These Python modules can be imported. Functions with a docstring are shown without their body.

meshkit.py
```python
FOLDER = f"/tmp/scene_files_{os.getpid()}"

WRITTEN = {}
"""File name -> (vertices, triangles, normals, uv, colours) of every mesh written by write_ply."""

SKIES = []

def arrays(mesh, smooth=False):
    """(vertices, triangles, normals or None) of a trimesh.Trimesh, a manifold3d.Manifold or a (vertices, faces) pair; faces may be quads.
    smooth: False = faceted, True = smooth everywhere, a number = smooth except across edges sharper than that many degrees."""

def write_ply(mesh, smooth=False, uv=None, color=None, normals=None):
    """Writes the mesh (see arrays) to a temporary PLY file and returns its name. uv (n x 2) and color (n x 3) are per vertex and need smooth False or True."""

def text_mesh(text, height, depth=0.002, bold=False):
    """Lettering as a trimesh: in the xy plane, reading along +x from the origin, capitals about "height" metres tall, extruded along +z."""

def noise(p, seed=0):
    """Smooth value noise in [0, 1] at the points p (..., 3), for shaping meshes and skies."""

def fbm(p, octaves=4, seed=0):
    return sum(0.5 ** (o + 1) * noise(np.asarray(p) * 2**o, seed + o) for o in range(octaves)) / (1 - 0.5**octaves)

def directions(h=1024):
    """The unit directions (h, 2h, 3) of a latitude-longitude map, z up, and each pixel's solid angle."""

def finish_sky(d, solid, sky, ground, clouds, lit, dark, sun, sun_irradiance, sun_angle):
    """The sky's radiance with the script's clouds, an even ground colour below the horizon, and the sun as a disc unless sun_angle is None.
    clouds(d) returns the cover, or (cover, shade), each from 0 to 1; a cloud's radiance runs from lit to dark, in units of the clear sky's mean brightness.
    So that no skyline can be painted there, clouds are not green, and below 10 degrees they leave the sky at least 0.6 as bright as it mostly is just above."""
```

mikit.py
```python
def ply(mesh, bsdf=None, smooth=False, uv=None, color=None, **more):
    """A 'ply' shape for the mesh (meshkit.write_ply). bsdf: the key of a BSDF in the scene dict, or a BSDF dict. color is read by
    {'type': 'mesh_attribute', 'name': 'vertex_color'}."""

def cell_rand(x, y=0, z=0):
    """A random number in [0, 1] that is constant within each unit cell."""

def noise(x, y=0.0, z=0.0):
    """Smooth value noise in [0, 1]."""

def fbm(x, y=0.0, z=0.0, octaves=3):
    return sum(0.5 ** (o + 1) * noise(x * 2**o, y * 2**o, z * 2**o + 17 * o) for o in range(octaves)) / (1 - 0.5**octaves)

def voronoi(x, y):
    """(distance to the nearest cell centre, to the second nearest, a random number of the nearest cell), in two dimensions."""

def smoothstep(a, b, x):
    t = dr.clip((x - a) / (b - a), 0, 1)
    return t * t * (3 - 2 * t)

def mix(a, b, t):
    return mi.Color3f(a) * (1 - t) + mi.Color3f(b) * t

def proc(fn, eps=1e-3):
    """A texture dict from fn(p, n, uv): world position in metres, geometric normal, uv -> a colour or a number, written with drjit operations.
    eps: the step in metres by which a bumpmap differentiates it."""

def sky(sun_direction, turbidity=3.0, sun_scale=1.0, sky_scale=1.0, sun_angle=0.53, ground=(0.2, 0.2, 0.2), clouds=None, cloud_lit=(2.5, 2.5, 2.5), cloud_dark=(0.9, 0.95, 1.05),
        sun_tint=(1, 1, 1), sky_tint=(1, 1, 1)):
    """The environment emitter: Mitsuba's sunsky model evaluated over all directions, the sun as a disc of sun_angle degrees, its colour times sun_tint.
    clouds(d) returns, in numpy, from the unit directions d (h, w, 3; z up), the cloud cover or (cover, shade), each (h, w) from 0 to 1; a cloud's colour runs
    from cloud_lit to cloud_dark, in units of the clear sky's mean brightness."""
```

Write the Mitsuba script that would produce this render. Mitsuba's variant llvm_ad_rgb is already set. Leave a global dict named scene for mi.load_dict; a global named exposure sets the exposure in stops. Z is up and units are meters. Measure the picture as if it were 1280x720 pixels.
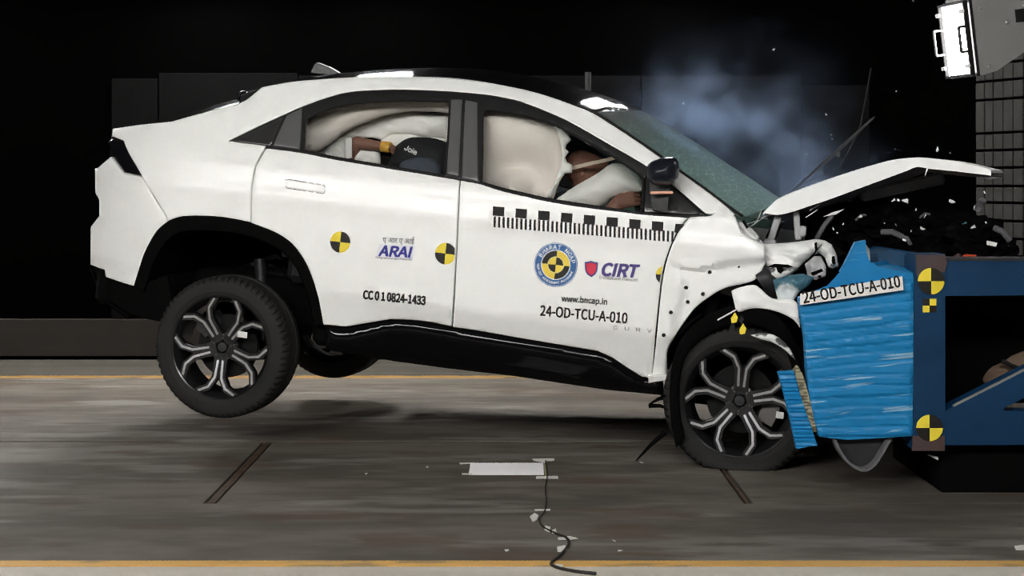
import math, random
import numpy as np, trimesh, manifold3d as m3, mitsuba as mi, drjit as dr
import shapely
from shapely.geometry import Polygon, Point, LineString
from scipy.spatial import Delaunay
import mikit, meshkit
from mikit import noise, fbm, smoothstep, mix, proc
random.seed(7); RNG = np.random.RandomState(7)
T = mi.ScalarTransform4f
scene, labels = {'type': 'scene'}, {}

# ------------------------------------------------------------------ camera, exposure
FOC, HOR = 1900.0, 230.0                     # focal length in pixels of a 1280 wide frame, row of the horizon
CAM = np.array([0.0, -7.4, 1.28])
exposure = 0.0
scene['camera'] = {'type': 'perspective', 'fov': math.degrees(2*math.atan(640/FOC)), 'fov_axis': 'x', 'near_clip': 0.05, 'far_clip': 100.0,
    'principal_point_offset_y': (360-HOR)/720.0,
    'to_world': T().look_at(origin=CAM.tolist(), target=[0, 0, 1.28], up=[0, 0, 1])}

# ------------------------------------------------------------------ the hall's lamps (all real fittings, see lamp() below) and a faint ambience
LAMP = {'ceiling': 86.0, 'bank': 28.5, 'flood': 5.0}
AMBIENT = 0.010
scene['ambient_light'] = {'type': 'constant', 'radiance': {'type': 'rgb', 'value': [AMBIENT]*3}}

# ------------------------------------------------------------------ where the car stands: nose down and turned towards the barrier
def rot(yaw, pitch):
    y, p = np.radians([yaw, pitch])
    return np.array([[math.cos(y), -math.sin(y), 0], [math.sin(y), math.cos(y), 0], [0, 0, 1]]) @ np.array([[math.cos(p), 0, math.sin(p)], [0, 1, 0], [-math.sin(p), 0, math.cos(p)]])
CR = rot(-13, 6)
CO = np.array([-1.3915, -0.04, 0.493]) - CR @ np.array([0, -0.885, 0.28])
def car_to_world(p): return np.asarray(p) @ CR.T + CO

def width(X, Z):
    """half width of the body at length X and height Z (car frame: X forward, Y left, Z up)"""
    X, Z = np.asarray(X, float), np.asarray(Z, float)
    crease = 0.612 + 0*X
    w = 0.905 - 0.020*np.clip((Z-0.75)/0.40, 0, 1)**2 + 0*X
    w = w + 0.008*np.exp(-((Z-1.03)/0.035)**2)
    low = np.clip((crease-Z)/0.05, 0, 1)
    w = w - 0.012*low*low*(3-2*low) - 0.42*np.clip(crease-0.02-Z, 0, 1)*np.clip((X-0.3)/0.5, 0, 1)
    w = w - math.tan(math.radians(24))*np.clip(Z-1.16, 0, 9) - 0.10*np.clip(Z-1.52, 0, 9)**1.0
    w = w - 0.17*np.clip((-0.30-X)/0.5, 0, 2)**2 - 0.10*np.clip((X-2.50)/0.7, 0, 2)**2
    return w
def surf(X, Z, off=0.0): return -(width(X, Z) + off)
def rays(px):
    px = np.atleast_2d(np.asarray(px, float))
    return np.stack([(px[:, 0]-640)/FOC, np.ones(len(px)), (HOR-px[:, 1])/FOC], 1)
CC = CR.T @ (CAM - CO)
def side(px, off=0.0):
    """points of the car's right flank (car frame) seen at the given photo positions"""
    d = rays(px) @ CR
    Y = np.full(len(d), -0.9)
    for _ in range(60):
        t = (Y-CC[1])/d[:, 1]; P = CC + t[:, None]*d
        Y = 0.7*Y + 0.3*surf(P[:, 0], P[:, 2], off)
    return P
def plane(px, Y):
    d = rays(px) @ CR
    return CC + ((np.asarray(Y)-CC[1])/d[:, 1])[:, None]*d
def deep(px, y):
    """world points at world depth y"""
    d = rays(px); return CAM + (y-CAM[1])*d
def ground(px, z=0.0):
    d = rays(px); return CAM + ((z-CAM[2])/d[:, 2])[:, None]*d

# ------------------------------------------------------------------ helpers
COUNT = {}
def numbered(key):
    n = COUNT.get(key, 0); COUNT[key] = n+1
    return key if n == 0 else f'{key}_{n:03d}'
def put(name, mesh, bsdf, parent=None, label=None, category=None, group=None, kind=None, car=False, smooth=35, uv=None, **more):
    """one entry of the scene; car=True: the mesh is given in the car's frame"""
    key = numbered((parent + '__' if parent else '') + name)
    if hasattr(mesh, 'to_mesh'):
        m = mesh.to_mesh(); mesh = trimesh.Trimesh(m.vert_properties[:, :3], m.tri_verts, process=False)
    elif isinstance(mesh, tuple):
        mesh = trimesh.Trimesh(np.asarray(mesh[0], float), np.asarray(mesh[1]), process=False)
    if car:
        mesh = trimesh.Trimesh(car_to_world(mesh.vertices), mesh.faces, process=False)
    scene[key] = mikit.ply(mesh, bsdf, smooth=(True if uv is not None else smooth), uv=uv, **more)
    tag(key, label, category, group, kind)
    return key
def tag(key, label=None, category=None, group=None, kind=None):
    d = {k: v for k, v in dict(label=label, category=category, group=group, kind=kind).items() if v}
    if d: labels[key] = d
def thing(name, label, category, group=None):
    key = numbered(name); tag(key, label, category, group); return key
def join(ms):
    out = []
    for m in ms:
        if hasattr(m, 'to_mesh'):
            q = m.to_mesh(); m = trimesh.Trimesh(q.vert_properties[:, :3], q.tri_verts, process=False)
        out.append(m)
    return trimesh.util.concatenate(out)
def box(c, s, r=0.004):
    """a box with chamfered edges, centre c and size s"""
    s = np.asarray(s, float)/2; r = min(r, s.min()*0.45)
    v = []
    for sx in (-1, 1):
        for sy in (-1, 1):
            for sz in (-1, 1):
                q = np.array([sx, sy, sz])
                for k in range(3):
                    p = s-r; p = p.copy(); p[k] = s[k]; v.append(q*p)
    h = trimesh.convex.convex_hull(np.array(v) + np.asarray(c, float)); return h
def hull(pts): return trimesh.convex.convex_hull(np.asarray(pts, float))
def frame_to(a, b, up=(0, 0, 1)):
    z = np.asarray(b, float)-np.asarray(a, float); L = np.linalg.norm(z); z /= L
    up = np.asarray(up, float)
    if abs(z @ up) > 0.95: up = np.array([1.0, 0, 0])
    x = np.cross(up, z); x /= np.linalg.norm(x); y = np.cross(z, x)
    return x, y, z, L
def beam(a, b, w, h, r=0.003, up=(0, 0, 1)):
    x, y, z, L = frame_to(a, b, up)
    m = box([0, 0, L/2], [w, h, L], r)
    return trimesh.Trimesh(m.vertices @ np.stack([x, y, z]) + np.asarray(a, float), m.faces, process=False)
def tube(pts, rad, n=10, cap=True):
    p = np.asarray(pts, float); rad = np.broadcast_to(rad, (len(p),))
    t = np.gradient(p, axis=0); t /= np.linalg.norm(t, axis=1, keepdims=True)+1e-12
    up = np.array([0, 0, 1.0]) if abs(t[:, 2]).mean() < 0.8 else np.array([1.0, 0, 0])
    a = np.cross(t, up); a /= np.linalg.norm(a, axis=1, keepdims=True)+1e-12
    b = np.cross(t, a); g = np.arange(n)*2*np.pi/n
    v = (p[:, None] + rad[:, None, None]*(np.cos(g)[None, :, None]*a[:, None] + np.sin(g)[None, :, None]*b[:, None])).reshape(-1, 3)
    i, j = np.meshgrid(np.arange(len(p)-1), np.arange(n), indexing='ij')
    q = np.stack([i*n+j, i*n+(j+1) % n, (i+1)*n+(j+1) % n, (i+1)*n+j], -1).reshape(-1, 4)
    f = np.vstack([q[:, [0, 1, 2]], q[:, [0, 2, 3]]])
    if cap:
        k = len(v); v = np.vstack([v, p[0], p[-1]]); jj = np.arange(n)
        f = np.vstack([f, np.stack([jj*0+k, (jj+1) % n, jj], 1), np.stack([jj*0+k+1, (len(p)-1)*n+jj, (len(p)-1)*n+(jj+1) % n], 1)])
    return fixed(trimesh.Trimesh(v, f, process=False))
def fixed(m):
    if m.is_watertight and m.volume < 0: m.invert()
    return m
def curve(pts, step=6.0, closed=False):
    """Catmull-Rom through the points, resampled"""
    p = np.asarray(pts, float)
    if len(p) < 3: 
        return p
    q = np.vstack([2*p[0]-p[1], p, 2*p[-1]-p[-2]]) if not closed else np.vstack([p[-1], p, p[0], p[1]])
    out = []
    for k in range(1, len(q)-2):
        L = np.linalg.norm(q[k+1]-q[k]); n = max(2, int(L/step)+1)
        t = np.linspace(0, 1, n, endpoint=False)[:, None]
        a, b, c, d = q[k-1], q[k], q[k+1], q[k+2]
        out.append(0.5*(2*b + (c-a)*t + (2*a-5*b+4*c-d)*t**2 + (3*b-a-3*c+d)*t**3))
    if not closed: out.append(q[-2:-1])
    return np.vstack(out)
def resample(line, step):
    n = max(3, int(line.length/step))
    return np.array([line.interpolate(k/n, normalized=True).coords[0] for k in range(n)])
def rings_of(poly):
    g = getattr(poly, 'geoms', [poly]); out = []
    for q in g:
        if q.is_empty: continue
        out.append(q.exterior); out += list(q.interiors)
    return out
def tri_poly(poly, h, rings=(), step=None):
    """triangulated polygon with interior points: (points, triangles, distance to the edge)"""
    step = step or h*0.5
    pts = []
    for r in rings_of(poly):
        c = np.array(r.coords)[:-1]
        segs = []
        for a, b in zip(c, np.roll(c, -1, axis=0)):
            n = max(1, int(math.ceil(np.linalg.norm(b-a)/step)))
            segs.append(a + (b-a)*np.linspace(0, 1, n, endpoint=False)[:, None])
        pts.append(np.vstack(segs))
    for d in rings:
        for r in rings_of(poly.buffer(-d)): pts.append(resample(r, step))
    x0, y0, x1, y1 = poly.bounds
    gx, gy = np.meshgrid(np.arange(x0, x1+h, h), np.arange(y0, y1+h, h*0.87))
    gx = gx + (np.arange(gx.shape[0]) % 2)[:, None]*h*0.5
    g = np.stack([gx.ravel(), gy.ravel()], 1)
    inner = poly.buffer(-(max(rings) if rings else 0)-step*0.55)
    if not inner.is_empty:
        g = g[shapely.contains_xy(inner, g[:, 0], g[:, 1])]; pts.append(g)
    P = np.vstack(pts)
    _, keep = np.unique(np.round(P, 5), axis=0, return_index=True); P = P[np.sort(keep)]
    f = Delaunay(P).simplices
    c = P[f].mean(1); ok = shapely.contains_xy(poly, c[:, 0], c[:, 1])
    a = P[f]; ar = (a[:, 1, 0]-a[:, 0, 0])*(a[:, 2, 1]-a[:, 0, 1]) - (a[:, 2, 0]-a[:, 0, 0])*(a[:, 1, 1]-a[:, 0, 1])
    f = f[ok & (np.abs(ar) > 1e-10)]; ar = ar[ok & (np.abs(ar) > 1e-10)]
    f[ar < 0] = f[ar < 0][:, ::-1]
    used = np.unique(f); remap = -np.ones(len(P), int); remap[used] = np.arange(len(used))
    P, f = P[used], remap[f]
    edge = shapely.MultiLineString([list(r.coords) for r in rings_of(poly)])
    dist = shapely.distance(shapely.points(P), edge)
    return P, f, dist
def close_sheet(front, back, f):
    """front and back vertex sheets (same triangulation) joined by a rim"""
    e = np.vstack([f[:, [0, 1]], f[:, [1, 2]], f[:, [2, 0]]])
    s = np.sort(e, 1); _, inv, cnt = np.unique(s, axis=0, return_inverse=True, return_counts=True)
    be = e[cnt[inv.ravel()] == 1]; n = len(front)
    rim = np.vstack([np.stack([be[:, 1], be[:, 0], be[:, 0]+n], 1), np.stack([be[:, 1], be[:, 0]+n, be[:, 1]+n], 1)])
    m = trimesh.Trimesh(np.vstack([front, back]), np.vstack([f, f[:, ::-1]+n, rim]), process=False)
    return fixed(m)
def xz(px, off=0.0): return side(px, off)[:, [0, 2]]
def poly_of(*runs):
    p = Polygon(xz(np.vstack([np.asarray(r, float) for r in runs])))
    return p if p.is_valid else max(getattr(p.buffer(0), 'geoms', [p.buffer(0)]), key=lambda g: g.area)
def skin(poly, off=0.0, t=0.018, h=0.035, r=0.007, extra=None):
    """a pressed panel of the right flank: outline in X and Z, edges rolled in, returned with thickness"""
    P, f, d = tri_poly(poly, h, rings=(0.0025, r))
    roll = 0.005*np.clip(1-d/r, 0, 1)**2
    Y = surf(P[:, 0], P[:, 1], off) + roll
    if extra is not None: Y = Y + extra(P[:, 0], P[:, 1], d)
    a = np.stack([P[:, 0], Y, P[:, 1]], 1); b = a + [0, t, 0]
    return close_sheet(a, b, f)
def mirror(m):
    v = m.vertices.copy(); v[:, 1] *= -1
    return trimesh.Trimesh(v, m.faces[:, ::-1], process=False)
def loft(edge, n=24, crown=0.05, bow=0.0, t=0.02, power=2.0, down=(0, 0, -1)):
    """a sheet across the car between a right edge curve (car frame) and its mirror image, domed by crown (up) and bow (forward)"""
    e = np.asarray(edge, float); s = np.linspace(-1, 1, n)
    s = np.sign(s)*np.abs(s)**0.9
    g = 1-np.abs(s)**power
    cr = np.broadcast_to(crown, (len(e),)); bo = np.broadcast_to(bow, (len(e),))
    v = np.zeros((len(e), n, 3))
    v[..., 0] = e[:, None, 0] + bo[:, None]*g; v[..., 1] = -s[None]*e[:, None, 1]*-1; v[..., 2] = e[:, None, 2] + cr[:, None]*g
    v[..., 1] = s[None]*(-e[:, None, 1])
    i, j = np.meshgrid(np.arange(len(e)-1), np.arange(n-1), indexing='ij')
    q = np.stack([i*n+j, i*n+j+1, (i+1)*n+j+1, (i+1)*n+j], -1).reshape(-1, 4)
    f = np.vstack([q[:, [0, 1, 2]], q[:, [0, 2, 3]]])
    V = v.reshape(-1, 3); return close_sheet(V, V + t*np.asarray(down, float), f)
def lathe(profile, n=96, mod=None):
    """profile (radius, y) turned about the y axis"""
    p = np.asarray(profile, float); g = np.arange(n)*2*np.pi/n
    r = np.repeat(p[:, :1], n, 1)
    if mod is not None: r = mod(r, p[:, 1:2], g[None])
    v = np.stack([r*np.cos(g), np.repeat(p[:, 1:2], n, 1), r*np.sin(g)], -1).reshape(-1, 3)
    i, j = np.meshgrid(np.arange(len(p)-1), np.arange(n), indexing='ij')
    q = np.stack([i*n+j, i*n+(j+1) % n, (i+1)*n+(j+1) % n, (i+1)*n+j], -1).reshape(-1, 4)
    return fixed(trimesh.Trimesh(v, np.vstack([q[:, [0, 2, 1]], q[:, [0, 3, 2]]]), process=False))
def prism(poly, y0, y1):
    """XZ polygon extruded along y"""
    m = trimesh.creation.extrude_polygon(poly, y1-y0, engine='earcut')
    v = m.vertices; return fixed(trimesh.Trimesh(np.stack([v[:, 0], y0+v[:, 2], v[:, 1]], 1), m.faces[:, ::-1], process=False))
def pillow(px, Y0, bulge=0.08, back=0.05, r=0.12, folds=None, h=0.02, frame='car', world_y=None):
    """a filled cushion or crumpled shell standing in a plane of constant Y (car frame) or of constant world depth"""
    P3 = plane(px, Y0) if frame == 'car' else deep(px, Y0)
    poly = Polygon(P3[:, [0, 2]])
    if not poly.is_valid: poly = max(getattr(poly.buffer(0), 'geoms', [poly.buffer(0)]), key=lambda g: g.area)
    P, f, d = tri_poly(poly, h, rings=(0.003, 0.010))
    u = np.clip(d/r, 0, 1); dome = np.sqrt(np.maximum(1-(1-u)**2, 0))
    q = np.stack([P[:, 0], P[:, 0]*0, P[:, 1]], 1)
    w = folds(P[:, 0], P[:, 1])*np.clip(d/0.03, 0, 1) if folds is not None else 0
    a = np.stack([P[:, 0], Y0-bulge*dome+w, P[:, 1]], 1); b = np.stack([P[:, 0], Y0+back*dome+0.002+(w if back < 0.02 else 0), P[:, 1]], 1)
    return close_sheet(a, b, f)
def capsules(bones, joints, edge=0.012, rounds=6):
    """one continuous body: hulls of the joints' spheres, joined, refined and smoothed"""
    parts = []
    for a, b in bones:
        s = []
        for k in (a, b):
            p, r = joints[k]
            s.append(m3.Manifold.sphere(r, 20).translate([float(x) for x in p]))
        parts.append(m3.Manifold.batch_hull(s))
    m = m3.Manifold.batch_boolean(parts, m3.OpType.Add).refine_to_length(edge)
    q = m.to_mesh(); t = trimesh.Trimesh(q.vert_properties[:, :3], q.tri_verts, process=True)
    trimesh.smoothing.filter_taubin(t, lamb=0.5, nu=0.53, iterations=rounds)
    return t

# ------------------------------------------------------------------ materials
def rgb(*c): return {'type': 'rgb', 'value': list(c) if len(c) == 3 else [c[0]]*3}
def mat(key, color, rough=0.5, spec=0.5, metal=0.0, coat=0.0, coatg=0.9, sheen=0.0, two=True):
    b = {'type': 'principled', 'base_color': color if isinstance(color, dict) else rgb(*color), 'roughness': rough, 'specular': spec, 'metallic': metal}
    if coat: b['clearcoat'] = coat; b['clearcoat_gloss'] = coatg
    if sheen: b['sheen'] = sheen
    scene[key] = {'type': 'twosided', 'b': b} if two else b
    return key
mat('white_paint', (0.84, 0.85, 0.83), 0.42, 0.4, coat=0.6, coatg=0.92)
mat('torn_white', proc(lambda p, n, uv: mix((0.84, 0.85, 0.83), (0.10, 0.10, 0.10), smoothstep(0.57, 0.66, fbm(p.x*22, p.y*22, p.z*22, 4)))), 0.5, 0.4)
mat('torn_teal', proc(lambda p, n, uv: mix((0.62, 0.68, 0.69), (0.05, 0.14, 0.19), smoothstep(0.42, 0.60, fbm(p.x*14, p.y*14, p.z*14, 4)))), 0.5, 0.4)
mat('strap_grey', (0.018, 0.018, 0.019), 0.9, 0.05)
mat('black_gloss', (0.004, 0.004, 0.005), 0.08, 0.5, coat=0.3)
mat('mirror_shell', (0.010, 0.012, 0.018), 0.3, 0.35)
mat('sill_black', (0.003, 0.003, 0.0035), 0.10, 0.22)
mat('black_trim', (0.012, 0.012, 0.013), 0.35, 0.5)
mat('pillar_black', (0.012, 0.012, 0.0125), 0.32, 0.6, coat=0.2)
mat('pillar_grey', (0.085, 0.085, 0.087), 0.35, 0.6, coat=0.3)
mat('black_matte', (0.0022, 0.0022, 0.0022), 0.9, 0.06)
mat('seal_rubber', (0.012, 0.012, 0.012), 0.8, 0.2)
mat('tyre_rubber', proc(lambda p, n, uv: mix((0.010, 0.010, 0.010), (0.018, 0.0175, 0.0165), fbm(p.x*9, p.y*9, p.z*9, 3))), 0.75, 0.3)
mat('alloy_black', (0.008, 0.008, 0.009), 0.25, 0.5, coat=0.4)
mat('alloy_bright', (0.46, 0.46, 0.47), 0.38, 0.5, 0.85)
mat('steel', (0.45, 0.45, 0.45), 0.42, 0.5, 0.9)
mat('disc_dark', (0.008, 0.008, 0.008), 0.7, 0.1)
mat('dark_metal', (0.03, 0.03, 0.032), 0.5, 0.4, 0.4)
mat('wreck_dark', proc(lambda p, n, uv: mix((0.0015, 0.0015, 0.0018), (0.006, 0.006, 0.007), smoothstep(0.5, 0.8, fbm(p.x*14, p.y*14, p.z*14, 4)))), 0.9, 0.06)
mat('wreck_grey', (0.105, 0.105, 0.11), 0.55, 0.4)
mat('caliper_grey', (0.12, 0.115, 0.105), 0.6, 0.4)
mat('airbag_beige', proc(lambda p, n, uv: mix((0.80, 0.72, 0.66), (0.87, 0.80, 0.75), fbm(p.x*5, p.y*5, p.z*5, 3))), 0.85, 0.2, sheen=0.3)
mat('airbag_white', proc(lambda p, n, uv: mix((0.82, 0.80, 0.76), (0.89, 0.87, 0.84), fbm(p.x*6, p.y*6, p.z*6, 3))), 0.85, 0.2, sheen=0.3)
mat('dummy_skin', (0.20, 0.095, 0.068), 0.55, 0.4)
mat('dummy_orange', (0.62, 0.33, 0.05), 0.5, 0.4)
mat('dummy_shirt', (0.060, 0.068, 0.085), 0.8, 0.2)
mat('shirt_white', (0.75, 0.74, 0.72), 0.8, 0.2)
mat('belt_cream', (0.55, 0.45, 0.36), 0.7, 0.2)
mat('seat_black', (0.010, 0.010, 0.012), 0.7, 0.3)
mat('seat_blue', (0.055, 0.065, 0.085), 0.7, 0.3)
mat('print_black', (0.012, 0.012, 0.012), 0.6, 0.2)
mat('print_white', (0.85, 0.86, 0.84), 0.5, 0.3)
mat('print_purple', (0.075, 0.055, 0.22), 0.5, 0.3)
mat('print_navy', (0.035, 0.035, 0.25), 0.5, 0.3)
mat('print_grey', (0.22, 0.22, 0.23), 0.5, 0.3)
mat('print_red', (0.62, 0.03, 0.07), 0.5, 0.3)
mat('sticker_lilac', (0.74, 0.75, 0.80), 0.5, 0.3)
YEL, BLK = (0.80, 0.64, 0.05), (0.014, 0.012, 0.010)
mat('target_print', proc(lambda p, n, uv: dr.select(uv.x*uv.y < 0, mi.Color3f(YEL), mi.Color3f(BLK))), 0.5, 0.3)
def emblem_print(p, n, uv):
    r = dr.sqrt(uv.x*uv.x + uv.y*uv.y)
    q = uv.x*uv.y < 0
    q = dr.select(r < 0.36, ~q, q)
    c = dr.select(q, mi.Color3f(0.012, 0.010, 0.008), mi.Color3f(0.78, 0.58, 0.07))
    c = dr.select(dr.abs(r-0.36) < 0.018, mi.Color3f(0.75, 0.66, 0.3), c)
    c = dr.select(r > 0.64, mi.Color3f(0.75, 0.78, 0.80), c)
    c = dr.select(r > 0.68, mi.Color3f(0.035, 0.12, 0.32), c)
    c = dr.select(r > 0.95, mi.Color3f(0.70, 0.75, 0.80), c)
    return dr.select(r > 0.975, mi.Color3f(0.05, 0.14, 0.34), c)
mat('emblem_print', proc(emblem_print), 0.5, 0.3)
def blue_skin(p, n, uv):
    base = mix((0.008, 0.16, 0.37), (0.013, 0.21, 0.47), fbm(p.x*3, p.y*3, p.z*14, 3))
    scuff = smoothstep(0.62, 0.74, fbm(p.x*5+9, p.y*5, (p.z-0.10*p.x)*75, 4))*smoothstep(0.45, 0.62, noise(p.x*9, p.y*9, (p.z-0.1*p.x)*17+3))
    return mix(base, (0.30, 0.48, 0.62), 0.7*scuff)
mat('barrier_blue', proc(blue_skin), 0.42, 0.3)
mat('barrier_blue_dark', (0.005, 0.045, 0.10), 0.45, 0.5)
mat('frame_blue', proc(lambda p, n, uv: mix((0.0025, 0.026, 0.070), (0.006, 0.042, 0.105), fbm(p.x*5, p.y*5, p.z*5, 4))), 0.45, 0.25)
mat('frame_rust', proc(lambda p, n, uv: mix((0.075, 0.035, 0.022), (0.045, 0.045, 0.06), fbm(p.x*9, p.y*9, p.z*9, 3))), 0.6, 0.4)
mat('honeycomb', proc(lambda p, n, uv: mix((0.40, 0.36, 0.24), (0.14, 0.13, 0.08), smoothstep(0.4, 0.6, noise(p.x*60, p.y*60, p.z*160)))), 0.6, 0.4)
mat('plate_white', (0.74, 0.74, 0.72), 0.6, 0.3)
mat('plastic_haze', (0.42, 0.42, 0.43), 0.35, 0.5)
mat('debris_white', (0.78, 0.78, 0.76), 0.5, 0.4)
mat('debris_teal', (0.10, 0.30, 0.32), 0.5, 0.4)
mat('debris_red', (0.50, 0.05, 0.02), 0.5, 0.4)
mat('orange_lens', (0.75, 0.42, 0.30), 0.3, 0.5)
mat('cloth_brown', (0.17, 0.12, 0.085), 0.9, 0.1)
def floor_look(p, n, uv):
    a = fbm(p.x*0.9, p.y*3.0, 1.0, 5); b = fbm(p.x*5, p.y*16, 3.0, 4)
    c = mix((0.070, 0.062, 0.053), (0.120, 0.107, 0.091), smoothstep(0.3, 0.72, a*0.65+b*0.35))
    dust = smoothstep(0.58, 0.74, fbm(p.x*1.3+5, p.y*5.5+2, 8.0, 5))
    c = mix(c, (0.19, 0.18, 0.165), 0.55*dust)
    rust = smoothstep(0.60, 0.75, fbm(p.x*2.2+1, p.y*7+4, 5.0, 4))
    return mix(c, (0.075, 0.048, 0.033), 0.5*rust)
mat('floor_plate', proc(floor_look), 0.65, 0.12)
mat('floor_under', (0.018, 0.014, 0.012), 0.8, 0.2)
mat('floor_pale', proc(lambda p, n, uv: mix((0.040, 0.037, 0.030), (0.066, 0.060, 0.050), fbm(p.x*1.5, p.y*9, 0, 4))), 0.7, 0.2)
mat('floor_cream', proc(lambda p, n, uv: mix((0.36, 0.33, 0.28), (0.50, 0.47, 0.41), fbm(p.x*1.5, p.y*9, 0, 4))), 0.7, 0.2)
mat('line_yellow_lit', proc(lambda p, n, uv: mix((0.52, 0.30, 0.085), (0.30, 0.20, 0.085), smoothstep(0.52, 0.72, fbm(p.x*6, p.y*20, 0, 4)))), 0.6, 0.3)  # same yellow paint, made lighter to stand for stronger light on the near line
mat('line_yellow', proc(lambda p, n, uv: mix((0.22, 0.125, 0.040), (0.10, 0.07, 0.038), smoothstep(0.52, 0.72, fbm(p.x*6, p.y*20, 0, 4)))), 0.6, 0.3)
mat('rail_rust', proc(lambda p, n, uv: mix((0.032, 0.020, 0.014), (0.075, 0.050, 0.035), fbm(p.x*8, p.y*20, 0, 3))), 0.6, 0.4)
scene['wall_black'] = {'type': 'twosided', 'b': {'type': 'diffuse', 'reflectance': rgb(0.0010)}}
mat('wall_char', proc(lambda p, n, uv: mix((0.0036, 0.0036, 0.0038), (0.0060, 0.0060, 0.0060), fbm(p.x*0.8, p.y, p.z*0.8, 3))), 0.9, 0.02)
mat('wall_brown', proc(lambda p, n, uv: mix((0.026, 0.022, 0.019), (0.036, 0.031, 0.027), fbm(p.x*1.5, p.y, p.z*1.5, 3))), 0.85, 0.15)
mat('slat_grey', proc(lambda p, n, uv: mix((0.028, 0.027, 0.025), (0.046, 0.044, 0.041), fbm(p.x*7, p.y*7, p.z*7, 4))), 0.8, 0.2)
mat('lamp_grey', (0.26, 0.26, 0.255), 0.5, 0.4, 0.2)
mat('paper_white', (0.80, 0.79, 0.80), 0.8, 0.2)
mat('tape_white', (0.52, 0.51, 0.48), 0.8, 0.2)
mat('tape_olive', (0.20, 0.19, 0.11), 0.8, 0.2)
mat('cable_black', (0.018, 0.014, 0.012), 0.6, 0.3)
scene['side_glass'] = {'type': 'thindielectric', 'int_ior': 1.5, 'specular_transmittance': rgb(0.93, 0.95, 0.94), 'specular_reflectance': rgb(0.6)}
scene['dark_glass'] = {'type': 'twosided', 'b': {'type': 'principled', 'base_color': rgb(0.030, 0.030, 0.030), 'roughness': 0.12, 'specular': 0.5}}
def cracks(p, n, uv):
    a, b, w = mikit.voronoi(uv.x*26, uv.y*16)
    a2, b2, w2 = mikit.voronoi(uv.x*70+3, uv.y*44)
    line = 1-smoothstep(0.0, 0.06, b-a); fine = 1-smoothstep(0.0, 0.10, b2-a2)
    spread = smoothstep(0.0, 0.75, uv.x)
    return dr.clip(0.06 + 0.40*spread + 0.45*line*spread + 0.30*fine*smoothstep(0.35, 0.9, fbm(uv.x*5, uv.y*5, 0, 3)), 0, 0.92)
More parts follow.
